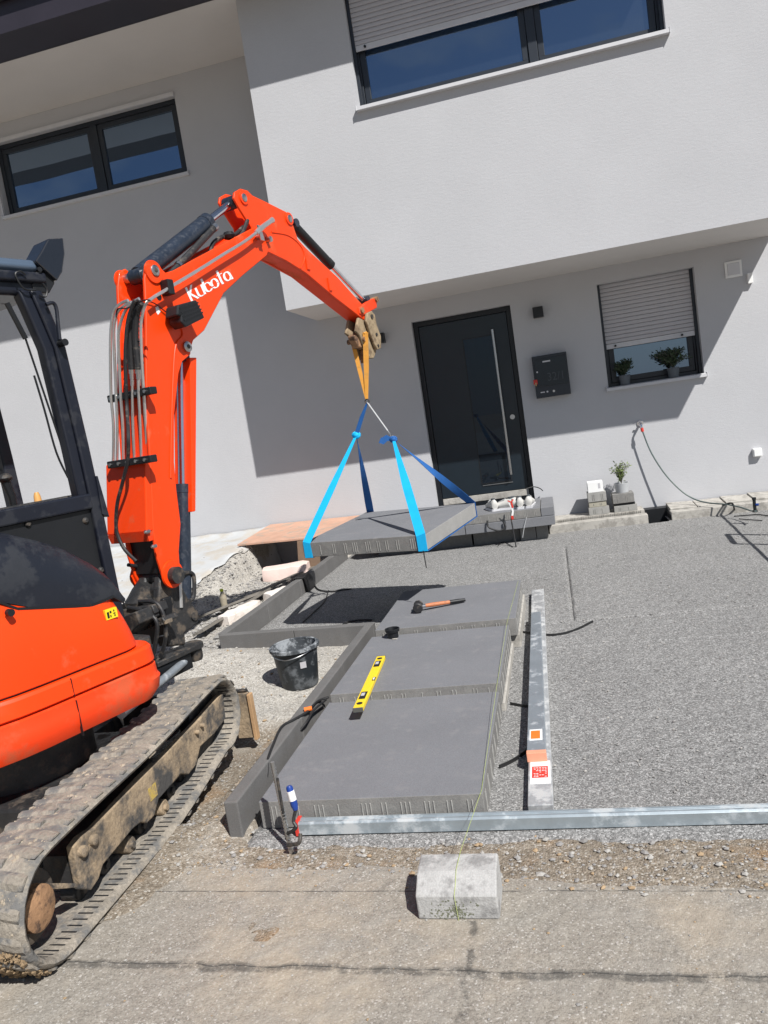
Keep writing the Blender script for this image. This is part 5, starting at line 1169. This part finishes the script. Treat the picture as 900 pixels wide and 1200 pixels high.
for k, pp in enumerate((((30, 322), (24, 318), (18, 322), (28, 338), (42, 340)), ((50, 332), (55, 340), (53, 348), (46, 346)))):
    b = MB(); b.tube(catmull([UF(.16, *UF.side(*p, .16)) for p in pp], 5), .004, 6); b.build('lamp_wire', m_black, wl)
b = MB(); lv0 = UF(-.2, *UF.side(14, 582, -.2)); lv1 = UF(-.2, *UF.side(6, 563, -.2)); b.tube([lv0 - V((0, 0, .15)), lv0, lv1], [.012, .018, .022], 10); b.build('control_lever', m_black, EX); 
b = MB(); b.ball(lv1 + V((0, 0, .01)), .032, 12, (1.1, 1.1, .7)); b.build('lever_knob', m_iron, EX)
k_ = UF(-.02, *UF.side(43.5, 582, -.02)) - V((0, 0, .02)); b = MB(); b.tube([k_ - V((0, 0, .02)), k_ + V((0, 0, .022)), k_ + V((0, 0, .04))], [.018, .015, .009], 12); b.build('amber_cap', mat('amber plastic', (.62, .32, .10), rough=.4), EX)

# ---- swing post
def fprism(px_, s0, s1, name, m_, parent, bev=.006):
    P = [BF.front(x, y, (s0 + s1) / 2) for x, y in px_]; n = len(P); b = MB()
    b.add([BF(p[0], s0, p[1]) for p in P] + [BF(p[0], s1, p[1]) for p in P], [list(range(n)), list(range(2 * n - 1, n - 1, -1))] + [(i, n + i, n + (i + 1) % n, (i + 1) % n) for i in range(n)])
    return b.build(name, m_, parent, bevel=bev, seg=2, smooth=35)
b = MB(); b.prism(BF, [BF.side(x, y, .02) for x, y in ((184, 690), (192, 676), (213, 688), (221, 703), (232, 717), (233, 727), (224, 737), (216, 742), (217, 756), (196, 758), (193, 738), (190, 712))], -.05, .03); sw = b.build('swing_post', m_iron, EX, bevel=.014, seg=3, smooth=40)
q_ = BF.side(227, 722, .03); b = MB(); b.tube([BF(.028, *q_), BF(.040, *q_), BF(.042, *q_)], [.026, .024, .012], 16); b.build('post_boss', m_iron, sw)
ft = BF.side(226, 758, .0); c = BF(.0, ft[0], 0); z_ = ft[1]
b = MB(); b.tube([c + V((0, 0, z_ - .075)), c + V((0, 0, z_ - .06)), c + V((0, 0, z_ - .012)), c + V((0, 0, z_ - .008)), c + V((0, 0, z_ + .018)), c + V((0, 0, z_ + .026))], [.040, .046, .046, .058, .058, .046], 24); b.build('post_foot', m_iron, sw)
b = MB(); b.hexa([BF(-.09, ft[0] - .30, z_ - .01), BF(.04, ft[0] - .30, z_ - .01), BF(.055, ft[0], z_ - .01), BF(-.055, ft[0], z_ - .01), BF(-.09, ft[0] - .30, z_ + .02), BF(.04, ft[0] - .30, z_ + .02), BF(.055, ft[0], z_ + .02), BF(-.055, ft[0], z_ + .02)]); b.build('foot_flange', m_iron, sw, bevel=.006)
MB().box(-.16, .03, ft[0] - .34, ft[0] - .05, z_ - .10, z_ - .015, BF).build('foot_bracket', m_black, sw, bevel=.006, smooth=0)
k0 = BF.front(172, 703, -.07); k1 = BF.front(172, 683, -.07)
b = MB(); b.tube([BF(k0[0], -.06, k0[1] - .02), BF(k0[0], -.06, k0[1]), BF(k0[0], -.055, (k0[1] + k1[1]) / 2 - .01), BF(k1[0] + .01, -.05, k1[1])], [.118, .122, .085, .062], 22); b.build('clevis_skirt', m_iron, sw)
MB().box(-.145, .045, -.085, .0, .995, 1.20, BF).build('shadow_box', m_black, sw, smooth=0)  # black filler standing for the shade between the boom foot plates
fprism([(147, 706), (196, 700), (198, 712), (196, 752), (168, 754), (152, 736)], -.11, -.05, 'shade_backing', m_black, sw)  # black backing put in for the shaded void behind the bracket arms
fprism([(146, 722), (171, 712), (176, 726), (158, 744), (150, 738)], -.32, -.18, 'bracket_arm', m_iron, sw)
fprism([(150, 712), (186, 706), (190, 716), (176, 722), (152, 724)], -.22, -.12, 'bracket_arm', m_iron, sw)
fprism([(168, 730), (198, 720), (202, 726), (172, 738)], -.20, -.10, 'bracket_plate', m_iron, sw)
b = MB(); b.tube([BF(-.20, -.03, .968), BF(.115, -.03, .968)], .045, 18); b.build('pivot_spool', m_iron, sw)
for a0 in (-.13, -.02):
    b = MB(); b.prism(BF, [(-.14, .80), (-.02, .80), (.02, .94), (-.03, 1.01), (-.08, .97)], a0, a0 + .055); b.build('clevis', m_iron, sw, bevel=.015, seg=3, smooth=40)
MB().box(-.02, .17, .30, .60, .50, .64, UF).build('swing_bracket', m_iron, EX, bevel=.012, smooth=0)
MB().box(-.06, .20, .36, .62, .70, .76, UF).build('swing_bracket', m_iron, EX, bevel=.012, smooth=0)
c0_ = BF(-.02, ft[0] - .02, z_ - .055); c1_ = UF(.32, .30, .50); b = MB(); b.tube([c0_, c1_], .021, 14); b.build('swing_cylinder', m_alu2, EX)
def bt(pts, r, name, m_, parent, a=None, sm_=5, n=9):
    P = [BF(p[0], p[1], p[2]) for p in pts]; b = MB(); b.tube(catmull(P, sm_) if sm_ else P, r, n); return b.build(name, m_, parent)
def bsd(l, a): return [(a, *BF.side(x, y, a)) for x, y in l]
def bfr(l, s):
    out = []
    for x, y in l: a, z = BF.front(x, y, s); out.append((a, s, z))
    return out
bt(bsd([(150, 662), (170, 664), (178, 655), (168, 645), (158, 650)], -.12), .010, 'swing_hose', m_hose, EX)
bt(bfr([(163, 705), (182, 706), (192, 722), (194, 748), (188, 770)], -.18), .011, 'swing_hose', m_hose, EX)
bt(bfr([(150, 712), (168, 716), (184, 730), (180, 765), (176, 780)], -.22), .011, 'swing_hose', m_hose, EX)
bt(bfr([(146, 735), (160, 744), (170, 762)], -.25), .010, 'swing_hose', m_hose, EX)
# silver bent bracket and serrated plate
bt(bfr([(184, 722), (194, 728), (196, 744), (186, 746)], -.16), .006, 'bent_wire', m_steel, EX, sm_=0)
b = MB()
for i in range(9): q_ = BF.front(172 + i * 3.2, 733 - i * .8, -.17); b.box(q_[0] - .006, q_[0] + .006, -.20, -.15, q_[1] - .012, q_[1] + .006, BF)
o = b.build('serrated_plate', m_mudst, EX, smooth=0); o['kind'] = 'stuff'

# ---- boom
A0, A1 = -.15, .07
boomp = [(-.095, .99), (-.075, .93), (-.03, .90), (.015, .93), (.035, .99), (.05, 1.08), (.10, 1.22), (.115, 1.40), (.135, 1.55), (.20, 1.80), (.29, 2.02), (.335, 2.085), (.375, 2.105), (.41, 2.125), (.425, 2.165), (.455, 2.205), (.56, 2.262), (.79, 2.488), (1.0, 2.61), (1.207, 2.72), (1.29, 2.765), (1.34, 2.83), (1.33, 2.90), (1.27, 2.94), (1.19, 2.925), (.676, 2.705), (.40, 2.585), (.33, 2.565), (.285, 2.60), (.245, 2.625), (.195, 2.60), (.165, 2.52), (.135, 2.36), (.07, 2.10), (.01, 1.84), (-.03, 1.59), (-.10, 1.24), (-.11, 1.10)]
m1 = 8
b = MB()
core = [p for p in boomp if not (p[1] > 2.58 and p[0] < .35)]
b.prism(BF, boomp, A1 - .018, A1); bmo = b.build('boom', m_orange, EX, bevel=.005, smooth=35)
bmo['label'] = 'orange main boom with white lettering'
b = MB(); b.prism(BF, boomp, A0, A0 + .018); b.build('boom_side_plate', m_orange, bmo, bevel=.005, smooth=35)
inner = [(.02, 1.20), (.09, 1.40), (.11, 1.55), (.175, 1.80), (.262, 2.02), (.36, 2.14), (.43, 2.24), (.55, 2.285), (.78, 2.51), (1.19, 2.735), (1.17, 2.90), (.676, 2.688), (.42, 2.575), (.34, 2.52), (.26, 2.40), (.12, 2.22), (.07, 2.02), (.022, 1.84), (-.02, 1.59), (-.085, 1.24)]
b = MB(); b.prism(BF, inner, A0 + .0185, A1 - .0185); b.build('boom_core', m_orange2, bmo, smooth=0)
# lift pin boss and its round plate, base ear
for (s, z, r, aa, m_, nm) in ((.388, 2.166, .030, .078, m_steel, 'pin'), (-.03, .97, .034, .079, m_steel, 'pin'), (.24, 2.566, .030, .082, m_steel, 'pin')):
    b = MB(); b.tube([BF(A0 - .008, s, z), BF(aa + .004, s, z), BF(aa + .008, s, z)], [r, r, r * .8], 18); pi_ = b.build('pivot_pin', m_, bmo)
    b = MB(); b.tube([BF(aa - .002, s, z), BF(aa + .009, s, z), BF(aa + .0105, s, z)], [r * .45] * 2 + [r * .2], 8); b.build('pin_bolt', m_iron, pi_)
for (s, z, r) in ((-.03, .975, .075), (.235, 2.560, .062)):
    for aa in (A1, A0 - .010): b = MB(); b.tube([BF(aa + .0003, s, z), BF(aa + .010, s, z)], [r, r * .96], 26); b.build('pin_boss', m_orange, bmo, smooth=40)
for (s, z) in ((.245, 2.43),):
    b = MB(); b.tube([BF(A1 - .003, s, z), BF(A1 + .002, s, z)], .018, 14); b.build('boom_hole', m_black, bmo)
q_ = BF.side(176, 358, A1); b = MB()
b.prism(BF, [BF.side(*p, A1) for p in ((182, 360), (185, 359), (188, 365), (185, 369), (183, 366))], A1 + .0005, A1 + .0015); b.build('pictogram', m_logo, bmo, smooth=0)
# flange where the lower part is folded
bt(bsd([(209, 376), (214, 392), (206, 405), (203, 440), (201, 500), (200, 560)], A1 + .002), .006, 'boom_flange', m_orange, bmo)
# lower box cover at the back with valve pipes
bx = [BF.front(131, 541, -.06), BF.front(181, 541, -.03)]
ab0, ab1 = -.225, .068
b = MB(); b.hexa([BF(ab0, -.145, 1.225), BF(ab1, -.145, 1.225), BF(ab1, -.02, 1.225), BF(ab0, -.02, 1.225), BF(ab0, -.065, 1.59), BF(ab1, -.065, 1.59), BF(ab1, .03, 1.59), BF(ab0, .03, 1.59)]); bc2 = b.build('pipe_cover', m_orange, bmo, bevel=.006, smooth=0)
b = MB(); b.hexa([BF(ab0 + .01, -.135, 1.175), BF(ab1 - .005, -.135, 1.175), BF(ab1 - .005, -.04, 1.175), BF(ab0 + .01, -.04, 1.175), BF(ab0, -.145, 1.2245), BF(ab1, -.145, 1.2245), BF(ab1, -.04, 1.2245), BF(ab0, -.04, 1.2245)]); b.build('cover_lip', m_orange2, bc2, smooth=0)
for (x, y) in ((173, 623), (181, 640)):
    q_ = BF.front(x, y, -.14); b = MB(); b.tube([BF(q_[0], -.13, q_[1]), BF(q_[0], -.155, q_[1]), BF(q_[0], -.16, q_[1])], [.011, .011, .006], 8); b.build('cover_bolt', m_steel, bc2)
for y_, s_ in ((541, -.058), (463, .035)):
    a0, z0_ = BF.front(129, y_ , s_ - .03); a1_, z1_2 = BF.front(181, y_ - (0 if y_ > 500 else 1), s_ - .03); z_ = (z0_ + z1_2) / 2
    MB().box(a0, a1_ - .0, s_ - .055, s_ - .005, z_ - .019, z_ + .019, BF).build('pipe_clamp', m_black, bmo, bevel=.005, smooth=0)
    for k in range(5): a = a0 + (a1_ - a0) * (.08 + .2 * k); b = MB(); b.tube([BF(a, s_ - .05, z_), BF(a, s_ - .062, z_)], .009, 8); b.build('clamp_bolt', m_steel, bmo)
PPX = [((132.5, 548), (133, 500), (130, 461), (129.5, 400), (131, 377), (134, 364), (141, 356), (150, 352)),
       ((137, 548), (137.5, 500), (136, 461), (133.5, 400), (134, 380), (138, 366), (146, 358), (154, 354)),
       ((145, 548), (144, 500), (141.5, 461), (139, 400), (141, 380), (147, 364), (155, 355), (163, 350)),
       ((158, 544), (156, 500), (155, 461), (155.5, 446)), ((166, 544), (164.5, 500), (162.5, 461), (162, 446)),
       ((173, 543), (171, 500), (168.5, 461), (166, 420), (165, 385), (166.5, 370), (170, 358), (175, 351))]
for k, pp in enumerate(PPX): bt(bfr(pp, -.02 if k != 5 else .0), (.0078 if k in (0, 1, 2, 5) else .007), 'hydraulic_pipe', m_pipe, bmo)
# long pipe along the right side of the boom
bt(bsd([(175, 352), (182, 347), (194, 340), (205, 333), (230, 318), (262, 298), (285, 284), (300, 273), (314, 262)], A1 + .045), .0095, 'long_pipe', m_pipe, bmo)
b = MB(); P = [BF(*p) for p in bsd([(300, 273), (309, 265), (319, 258)], A1 + .045)]; b.tube([P[0], P[0].lerp(P[1], .5), P[1], P[1].lerp(P[2], .8), P[2]], [.016, .0185, .0165, .0165, .020], 10); b.build('pipe_union', m_pipe, bmo)
q_ = BF.side(196, 336, A1 + .03); MB().box(A1 + .001, A1 + .06, q_[0] - .022, q_[0] + .022, q_[1] - .045, q_[1] + .035, BF).build('pipe_bracket', m_black, bmo, bevel=.005, smooth=0)
for (x, y) in ((306, 277), (317, 280)):
    q_ = BF.side(x, y, A1 + .03); b = MB(); b.tube([BF(A1 - .02, *q_), BF(A1 + .035, *q_), BF(A1 + .038, *q_)], [.019, .019, .010], 12); b.build('stick_pin', m_steel, bmo)
b = MB(); q0, q1 = BF.side(303, 264, A1 + .04), BF.side(307, 278, A1 + .04); b.prism(BF, [(q0[0] - .015, q0[1]), (q0[0] + .015, q0[1]), (q1[0] + .02, q1[1] - .02), (q1[0] - .02, q1[1] - .02)], A1 + .036, A1 + .044); b.build('pin_lock_plate', m_steel, bmo, smooth=0)
# black corrugated hoses at the back of the boom
for pp in (((163, 352), (156, 364), (152.5, 384), (152.5, 405), (154, 433)), ((166, 355), (160.5, 367), (158.5, 390), (160, 412), (162, 433))):
    P = catmull([BF(*p) for p in bfr(pp, .0)], 9); b = MB(); b.tube(P, [.0185 if i % 2 else .0165 for i in range(len(P))], 10); b.build('ribbed_hose', m_hose, bmo, smooth=30)
for x in (154.5, 162):
    P = [BF(*p) for p in bfr(((x, 431), (x + .3, 438), (x + .6, 444), (x + .8, 452)), .02)]; b = MB(); b.tube([P[0], P[1], P[1], P[2], P[2], P[3]], [.016, .016, .0125, .0125, .010, .010], 10); b.build('hose_fitting', m_pipe, bmo, smooth=30)
bt(bfr(((158, 352), (150, 375), (147, 410), (147.5, 450), (149, 480)), -.04) + bfr(((150.5, 510), (150, 535), (147.5, 550), (143, 568), (137.5, 590), (136, 615), (139, 630), (147, 645), (160, 658)), -.165), .0095, 'boom_cable', m_hose, bmo)
bt(bfr(((136, 372), (138, 362), (150, 361), (168, 352), (176, 352)), -.03), .003, 'thin_wire', m_black, bmo)
bt(bsd([(168, 352), (180, 355), (190, 362), (202, 372)], A1 + .012), .003, 'thin_wire', m_black, bmo)
bt(bfr(((146, 401), (152, 399), (164, 400)), .0), .004, 'cable_tie', m_black, bmo)
# boom work lamp
lp = [BF.side(*p, A1 + .07) for p in ((202, 359), (224, 353), (234, 374), (212, 385), (206, 379), (206, 372), (201, 371))]
b = MB(); b.prism(BF, lp, A1 + .02, A1 + .11); bl2 = b.build('boom_lamp', m_black, EX, bevel=.008, smooth=0)
b = MB()
for k in range(4): t = .2 + .18 * k; p0, p1 = V((lp[0][0], 0, lp[0][1])).lerp(V((lp[3][0], 0, lp[3][1])), t), V((lp[1][0], 0, lp[1][1])).lerp(V((lp[2][0], 0, lp[2][1])), t); b.hexa([BF(aa, *q) for aa in (A1 + .1102, A1 + .113) for q in ((p0.x, p0.z), (p1.x, p1.z), (p1.x, p1.z + .008), (p0.x, p0.z + .008))])
o = b.build('cooling_ribs', m_black, bl2, smooth=0); o['kind'] = 'stuff'
b = MB(); q_ = BF.side(203, 375, A1); b.tube([BF(A1 - .01, q_[0] + .03, q_[1]), BF(A1 + .03, q_[0] + .03, q_[1])], .02, 10); b.build('lamp_arm', m_black, bl2)

# lettering on the boom, drawn as strokes
def stroke(b, pts, w):   # pts in letter space
    P = [V((p[0], p[1], 0)) for p in pts]; n = len(P); Lp = []; Rp = []
    for i in range(n):
        t = (P[min(i + 1, n - 1)] - P[max(i - 1, 0)]).normalized(); q = V((-t.y, t.x, 0)) * w / 2; Lp.append(P[i] + q); Rp.append(P[i] - q)
    f = lambda p: ((224.2 + p.x * 51.5 - p.y * 7.6), (353.6 - p.x * 28.4 - p.y * 16.2))
    vs = [BF(A1 + .0022, *BF.side(*f(p), A1)) for p in Lp + Rp] + [BF(A1 + .0008, *BF.side(*f(p), A1)) for p in Lp + Rp]
    fs = [];
    for i in range(n - 1): fs += [(i, i + 1, n + i + 1, n + i), (2 * n + i, 3 * n + i, 3 * n + i + 1, 2 * n + i + 1), (i, 2 * n + i, 2 * n + i + 1, i + 1), (n + i, n + i + 1, 3 * n + i + 1, 3 * n + i)]
    fs += [(0, n, 3 * n, 2 * n), (n - 1, 3 * n - 1, 4 * n - 1, 2 * n - 1)]
    b.add(vs, fs)
def ell(cx, cy, rx, ry, a0, a1, n=12): return [(cx + rx * cos(math.radians(a0 + (a1 - a0) * k / n)), cy + ry * sin(math.radians(a0 + (a1 - a0) * k / n))) for k in range(n + 1)]
w_ = .043
LET = {'letter_K': [[(.015, 1.0), (.015, -.02)], [(.135, .98), (.045, .52), (.045, .48), (.155, -.02)]],
       'letter_u': [[(.185, .66), (.185, .25)] + ell(.245, .22, .06, .22, 180, 300, 8), [(.318, .68), (.312, .0)]],
       'letter_b': [[(.365, 1.0), (.362, .25)] + ell(.425, .24, .062, .22, 180, 330, 8), ell(.425, .36, .064, .26, -10, 130, 8)],
       'letter_o': [ell(.575, .32, .064, .30, -5, 200, 14), ell(.575, .28, .064, .26, 212, 355, 10)],
       'letter_t': [[(.715, .98), (.712, .2), (.722, .02)], [(.67, .68), (.79, .68)]],
       'letter_a': [ell(.862, .32, .062, .30, 215, -5, 14) + [(.934, .0)], ell(.862, .26, .058, .22, 215, 345, 8)]}
for nm, sts in LET.items():
    b = MB()
    for s_ in sts: stroke(b, s_, w_)
    b.build(nm, m_logo, bmo, smooth=0)

# boom cylinder from lug to stick
def cylinder(p0, pe, p1, rb, rr, name, parent=EX, m_=m_cyl, a=-.04, eye=.045):
    q0, qe, q1 = BF(a, *p0), BF(a, *pe), BF(a, *p1); d = (q1 - q0).normalized(); qe = q0 + d * (qe - q0).dot(d)
    b = MB(); b.tube([q0, qe - d * .05, qe - d * .049, qe, qe], [rb, rb, rb * 1.06, rb * 1.06, rb * .8], 22); o = b.build(name, m_, parent, smooth=40)
    b = MB(); b.tube([qe - d * .01, q1], rr, 16); b.build('piston_rod', m_chrome, o)
    for q in (q0, q1): b = MB(); b.tube([q - BF.a * eye, q + BF.a * eye], rb * .82, 16); b.build('cylinder_eye', m_cyl, o)
    return o
pl0 = BF.side(180, 319, .07); pr1 = BF.side(285, 233, .06)
ac = cylinder((.24, 2.565), BF.side(249, 257, -.0), (pr1[0] + .0, pr1[1]), .050, .024, 'arm_cylinder', a=-.04)
d0, d1 = BF(.015, *BF.side(192, 330, .015)), BF(.015, *BF.side(250, 268, .015)); b = MB(); b.tube([d0, d0.lerp(d1, .4), d1], .020, 10); ph = b.build('cylinder_pipe', m_hose, ac); b = MB(); b.tube([d1, d1 + (d1 - d0).normalized() * .03], .023, 10); b.build('pipe_end', m_steel, ph)
c_ = d0.lerp(d1, .28); b = MB(); b.tube([c_ - (d1 - d0).normalized() * .01, c_ + (d1 - d0).normalized() * .01], .026, 10); b.build('pipe_clip', m_steel, ph)
bt(bsd([(197, 330), (215, 318), (238, 308), (258, 297), (268, 290)], -.03), .016, 'boom_hose', m_hose, EX)
bt(bsd([(246, 298), (250, 285), (262, 277), (275, 275), (285, 266)], -.02), .013, 'boom_hose', m_hose, EX)
bt(bsd([(256, 294), (270, 286), (281, 278), (287, 266), (290, 258)], .02), .013, 'boom_hose', m_hose, EX)
bt(bsd([(249, 296), (262, 291), (272, 288)], .05), .008, 'silver_fitting', m_steel, EX, sm_=0)
b = MB(); b.ball(BF(0, *BF.side(268, 276, 0)), .035, 8, (1.2, 1, .8)); b.build('hose_manifold', m_black, EX)
# lift cylinder in front of the boom
lt, lbm = (.445, 2.13), (.115, .72); rt_ = BF.side(211, 545, -.03)
cylinder(lbm, (.27, 1.42), lt, .040, .023, 'lift_cylinder', a=-.04, eye=.04)
b = MB(); g0_, g1_ = BF.side(219.5, 420, -.0), BF.side(222.5, 600, .0); b.prism(BF, [(g0_[0] - .010, g0_[1]), (g0_[0] + .045, g0_[1]), (g1_[0] + .015, g1_[1]), (g1_[0] - .012, g1_[1])], -.10, .03); lg = b.build('cylinder_guard', m_orange, EX, bevel=.004, smooth=0)
bt(bsd([(213, 672), (222, 671), (227, 676), (227, 698), (222, 704), (214, 704)], .0), .012, 'guard_hose', m_hose, EX)
bt(bsd([(210, 668), (211, 690), (212, 712)], .03), .012, 'steel_tube', m_pipe, EX, sm_=0)

# ---- stick
S0, S1 = -.095, .025
def sd(l, a=S1): return [BF.side(x, y, a) for x, y in l]
LUGC = BF.side(285, 233, S1)
sidep = sd([(302, 300), (315, 295.5), (335, 305), (359, 320), (392, 348), (427.5, 375.5), (431, 370), (424, 356), (412, 343), (396, 325), (372, 303), (358, 290), (349, 280), (343, 262), (341, 254), (335, 248), (315, 238), (296, 229), (290, 223), (282, 221), (275, 225), (274, 232), (280, 243), (292, 262), (300, 277)])
b = MB(); b.prism(BF, sidep, S1 - .016, S1); stk = b.build('stick', m_orange, EX, bevel=.004, smooth=35); stk['label'] = 'orange dipper stick reaching down to the sling'
sl_ = sd([(302, 300), (315, 295.5), (335, 305), (359, 320), (392, 348), (427.5, 375.5), (431, 370), (424, 356), (412, 343), (396, 325), (372, 303), (356, 290), (349, 278), (345, 262), (325, 252), (305, 262), (300, 277)])
b = MB(); b.prism(BF, sl_, S0 + .001, S1 - .0162); b.build('stick_core', m_orange2, stk, smooth=0)
left = sd([(302, 300), (315, 295.5), (359, 320), (427.5, 375.5), (431, 370), (396, 325), (349, 280), (343, 262), (341, 254), (335, 248), (315, 238), (296, 229), (290, 223), (282, 221), (275, 225), (274, 232), (280, 243), (292, 262)])
b = MB(); b.prism(BF, left, S0 - .015, S0); b.build('stick_side_plate', m_orange, stk, bevel=.004, smooth=35)
for (x, y, r) in ((285, 232, .026), (338.5, 256.5, .026)):
    q_ = BF.side(x, y, S1); b = MB(); b.tube([BF(S0 - .02, *q_), BF(S1 + .012, *q_), BF(S1 + .016, *q_)], [r, r, r * .7], 16); b.build('stick_pin', m_steel, stk)
    b = MB(); b.tube([BF(S1 + .0003, *q_), BF(S1 + .009, *q_)], [r * 1.7, r * 1.6], 18); b.build('pin_boss', m_orange, stk)
for (x, y) in ((360, 308), (386, 333)):
    q_ = BF.side(x, y, S1); b = MB(); b.hexa([BF(aa, q_[0] + u, q_[1] + v) for aa in (S1 - .002, S1 + .010) for u, v in ((-.02, -.05), (.02, -.05), (.02, .045), (-.02, .045))]); b.build('weld_block', m_orange, stk, bevel=.004, smooth=0)
bt([( S1 + .001, *BF.side(x, y, S1)) for x, y in ((318, 272), (338, 276), (352, 288), (357, 302), (352, 315))], .005, 'weld_seam', m_orange, stk)
h0_, h1_ = BF.side(341, 262, -.03), BF.side(388, 314, -.03); tp_e = BF.side(427, 352, -.03)
bcx = cylinder((h0_[0] + .02, h0_[1]), h1_, tp_e, .036, .020, 'bucket_cylinder', a=-.035, m_=m_black)
bt([(.01, *BF.side(x, y, .01)) for x, y in ((355, 290), (368, 308), (382, 316))], .008, 'cylinder_pipe', m_pipe, bcx)
# link at the stick end
b = MB(); b.prism(BF, sd([(419, 361), (436, 350), (440, 352), (440, 361), (424, 370), (420, 368)], .02), -.01, .035); dl = b.build('tipping_link', m_orange2, EX, bevel=.005, smooth=0)
for (x, y) in ((440, 351), (423, 364)): q_ = BF.side(x, y, .03); b = MB(); b.tube([BF(-.09, *q_), BF(.05, *q_)], .022, 14); b.build('link_pin', m_rust, dl)
b = MB(); b.prism(BF, sd([(419, 361), (436, 350), (440, 352), (440, 361), (424, 370), (420, 368)], -.08), -.11, -.08); b.build('link_arm', m_orange2, dl, bevel=.005, smooth=0)
# quick coupler, tan with mud
cp1 = sd([(430, 367), (435, 364.5), (439, 369), (441, 380), (446, 394), (446.5, 408), (442, 410), (438, 402), (433, 388), (429, 376)], .05)
b = MB(); b.prism(BF, cp1, .03, .055); cpl = b.build('quick_coupler', m_coupler, EX, bevel=.006, smooth=30); b = MB(); b.prism(BF, [(p[0] - .02, p[1]) for p in cp1], -.12, -.095); b.build('coupler_plate', m_coupler, cpl, bevel=.006, smooth=30)
for (x, y, r) in ((435.5, 371, .018), (441, 392, .013), (443, 405, .011)):
    q_ = BF.side(x, y, .055); b = MB(); b.tube([BF(.02, *q_), BF(.062, *q_)], r, 12); b.build('coupler_bolt', m_iron, cpl)
cb_ = sd([(420, 372), (428, 376), (433, 385), (437, 400), (441, 412), (438, 420), (433, 420), (431, 412), (426, 404), (421, 392), (417, 388)], .02)
for aa in (-.09, .0): b = MB(); b.prism(BF, cb_, aa, aa + .022); b.build('coupler_plate', m_coupler, cpl, bevel=.006, smooth=30)
cc_ = sd([(410, 394), (418, 389), (426, 386), (430, 394), (430, 404), (424, 410), (416, 408), (412, 400)], -.04)
b = MB(); b.prism(BF, cc_, -.066, .0); b.build('coupler_body', m_rust, cpl, bevel=.01, smooth=30)
b = MB(); b.prism(BF, sd([(409, 394), (412, 391), (426, 386.5), (430, 389), (429, 392), (413, 398), (412, 402), (409.5, 400)], -.1), -.105, .01); b.build('coupler_hook', m_coupler, cpl, bevel=.006, smooth=30)
for (x, y) in ((424, 378), (432, 408), (419, 399)): q_ = BF.side(x, y, -.03); b = MB(); b.tube([BF(-.12, *q_), BF(.04, *q_)], .020, 14); b.build('coupler_pin', m_rust, cpl)
b = MB(); b.prism(BF, sd([(423, 410), (430, 412), (427, 424), (424, 426)], -.04), -.05, -.01); b.build('coupler_toe', m_rust, cpl, bevel=.004, smooth=0)
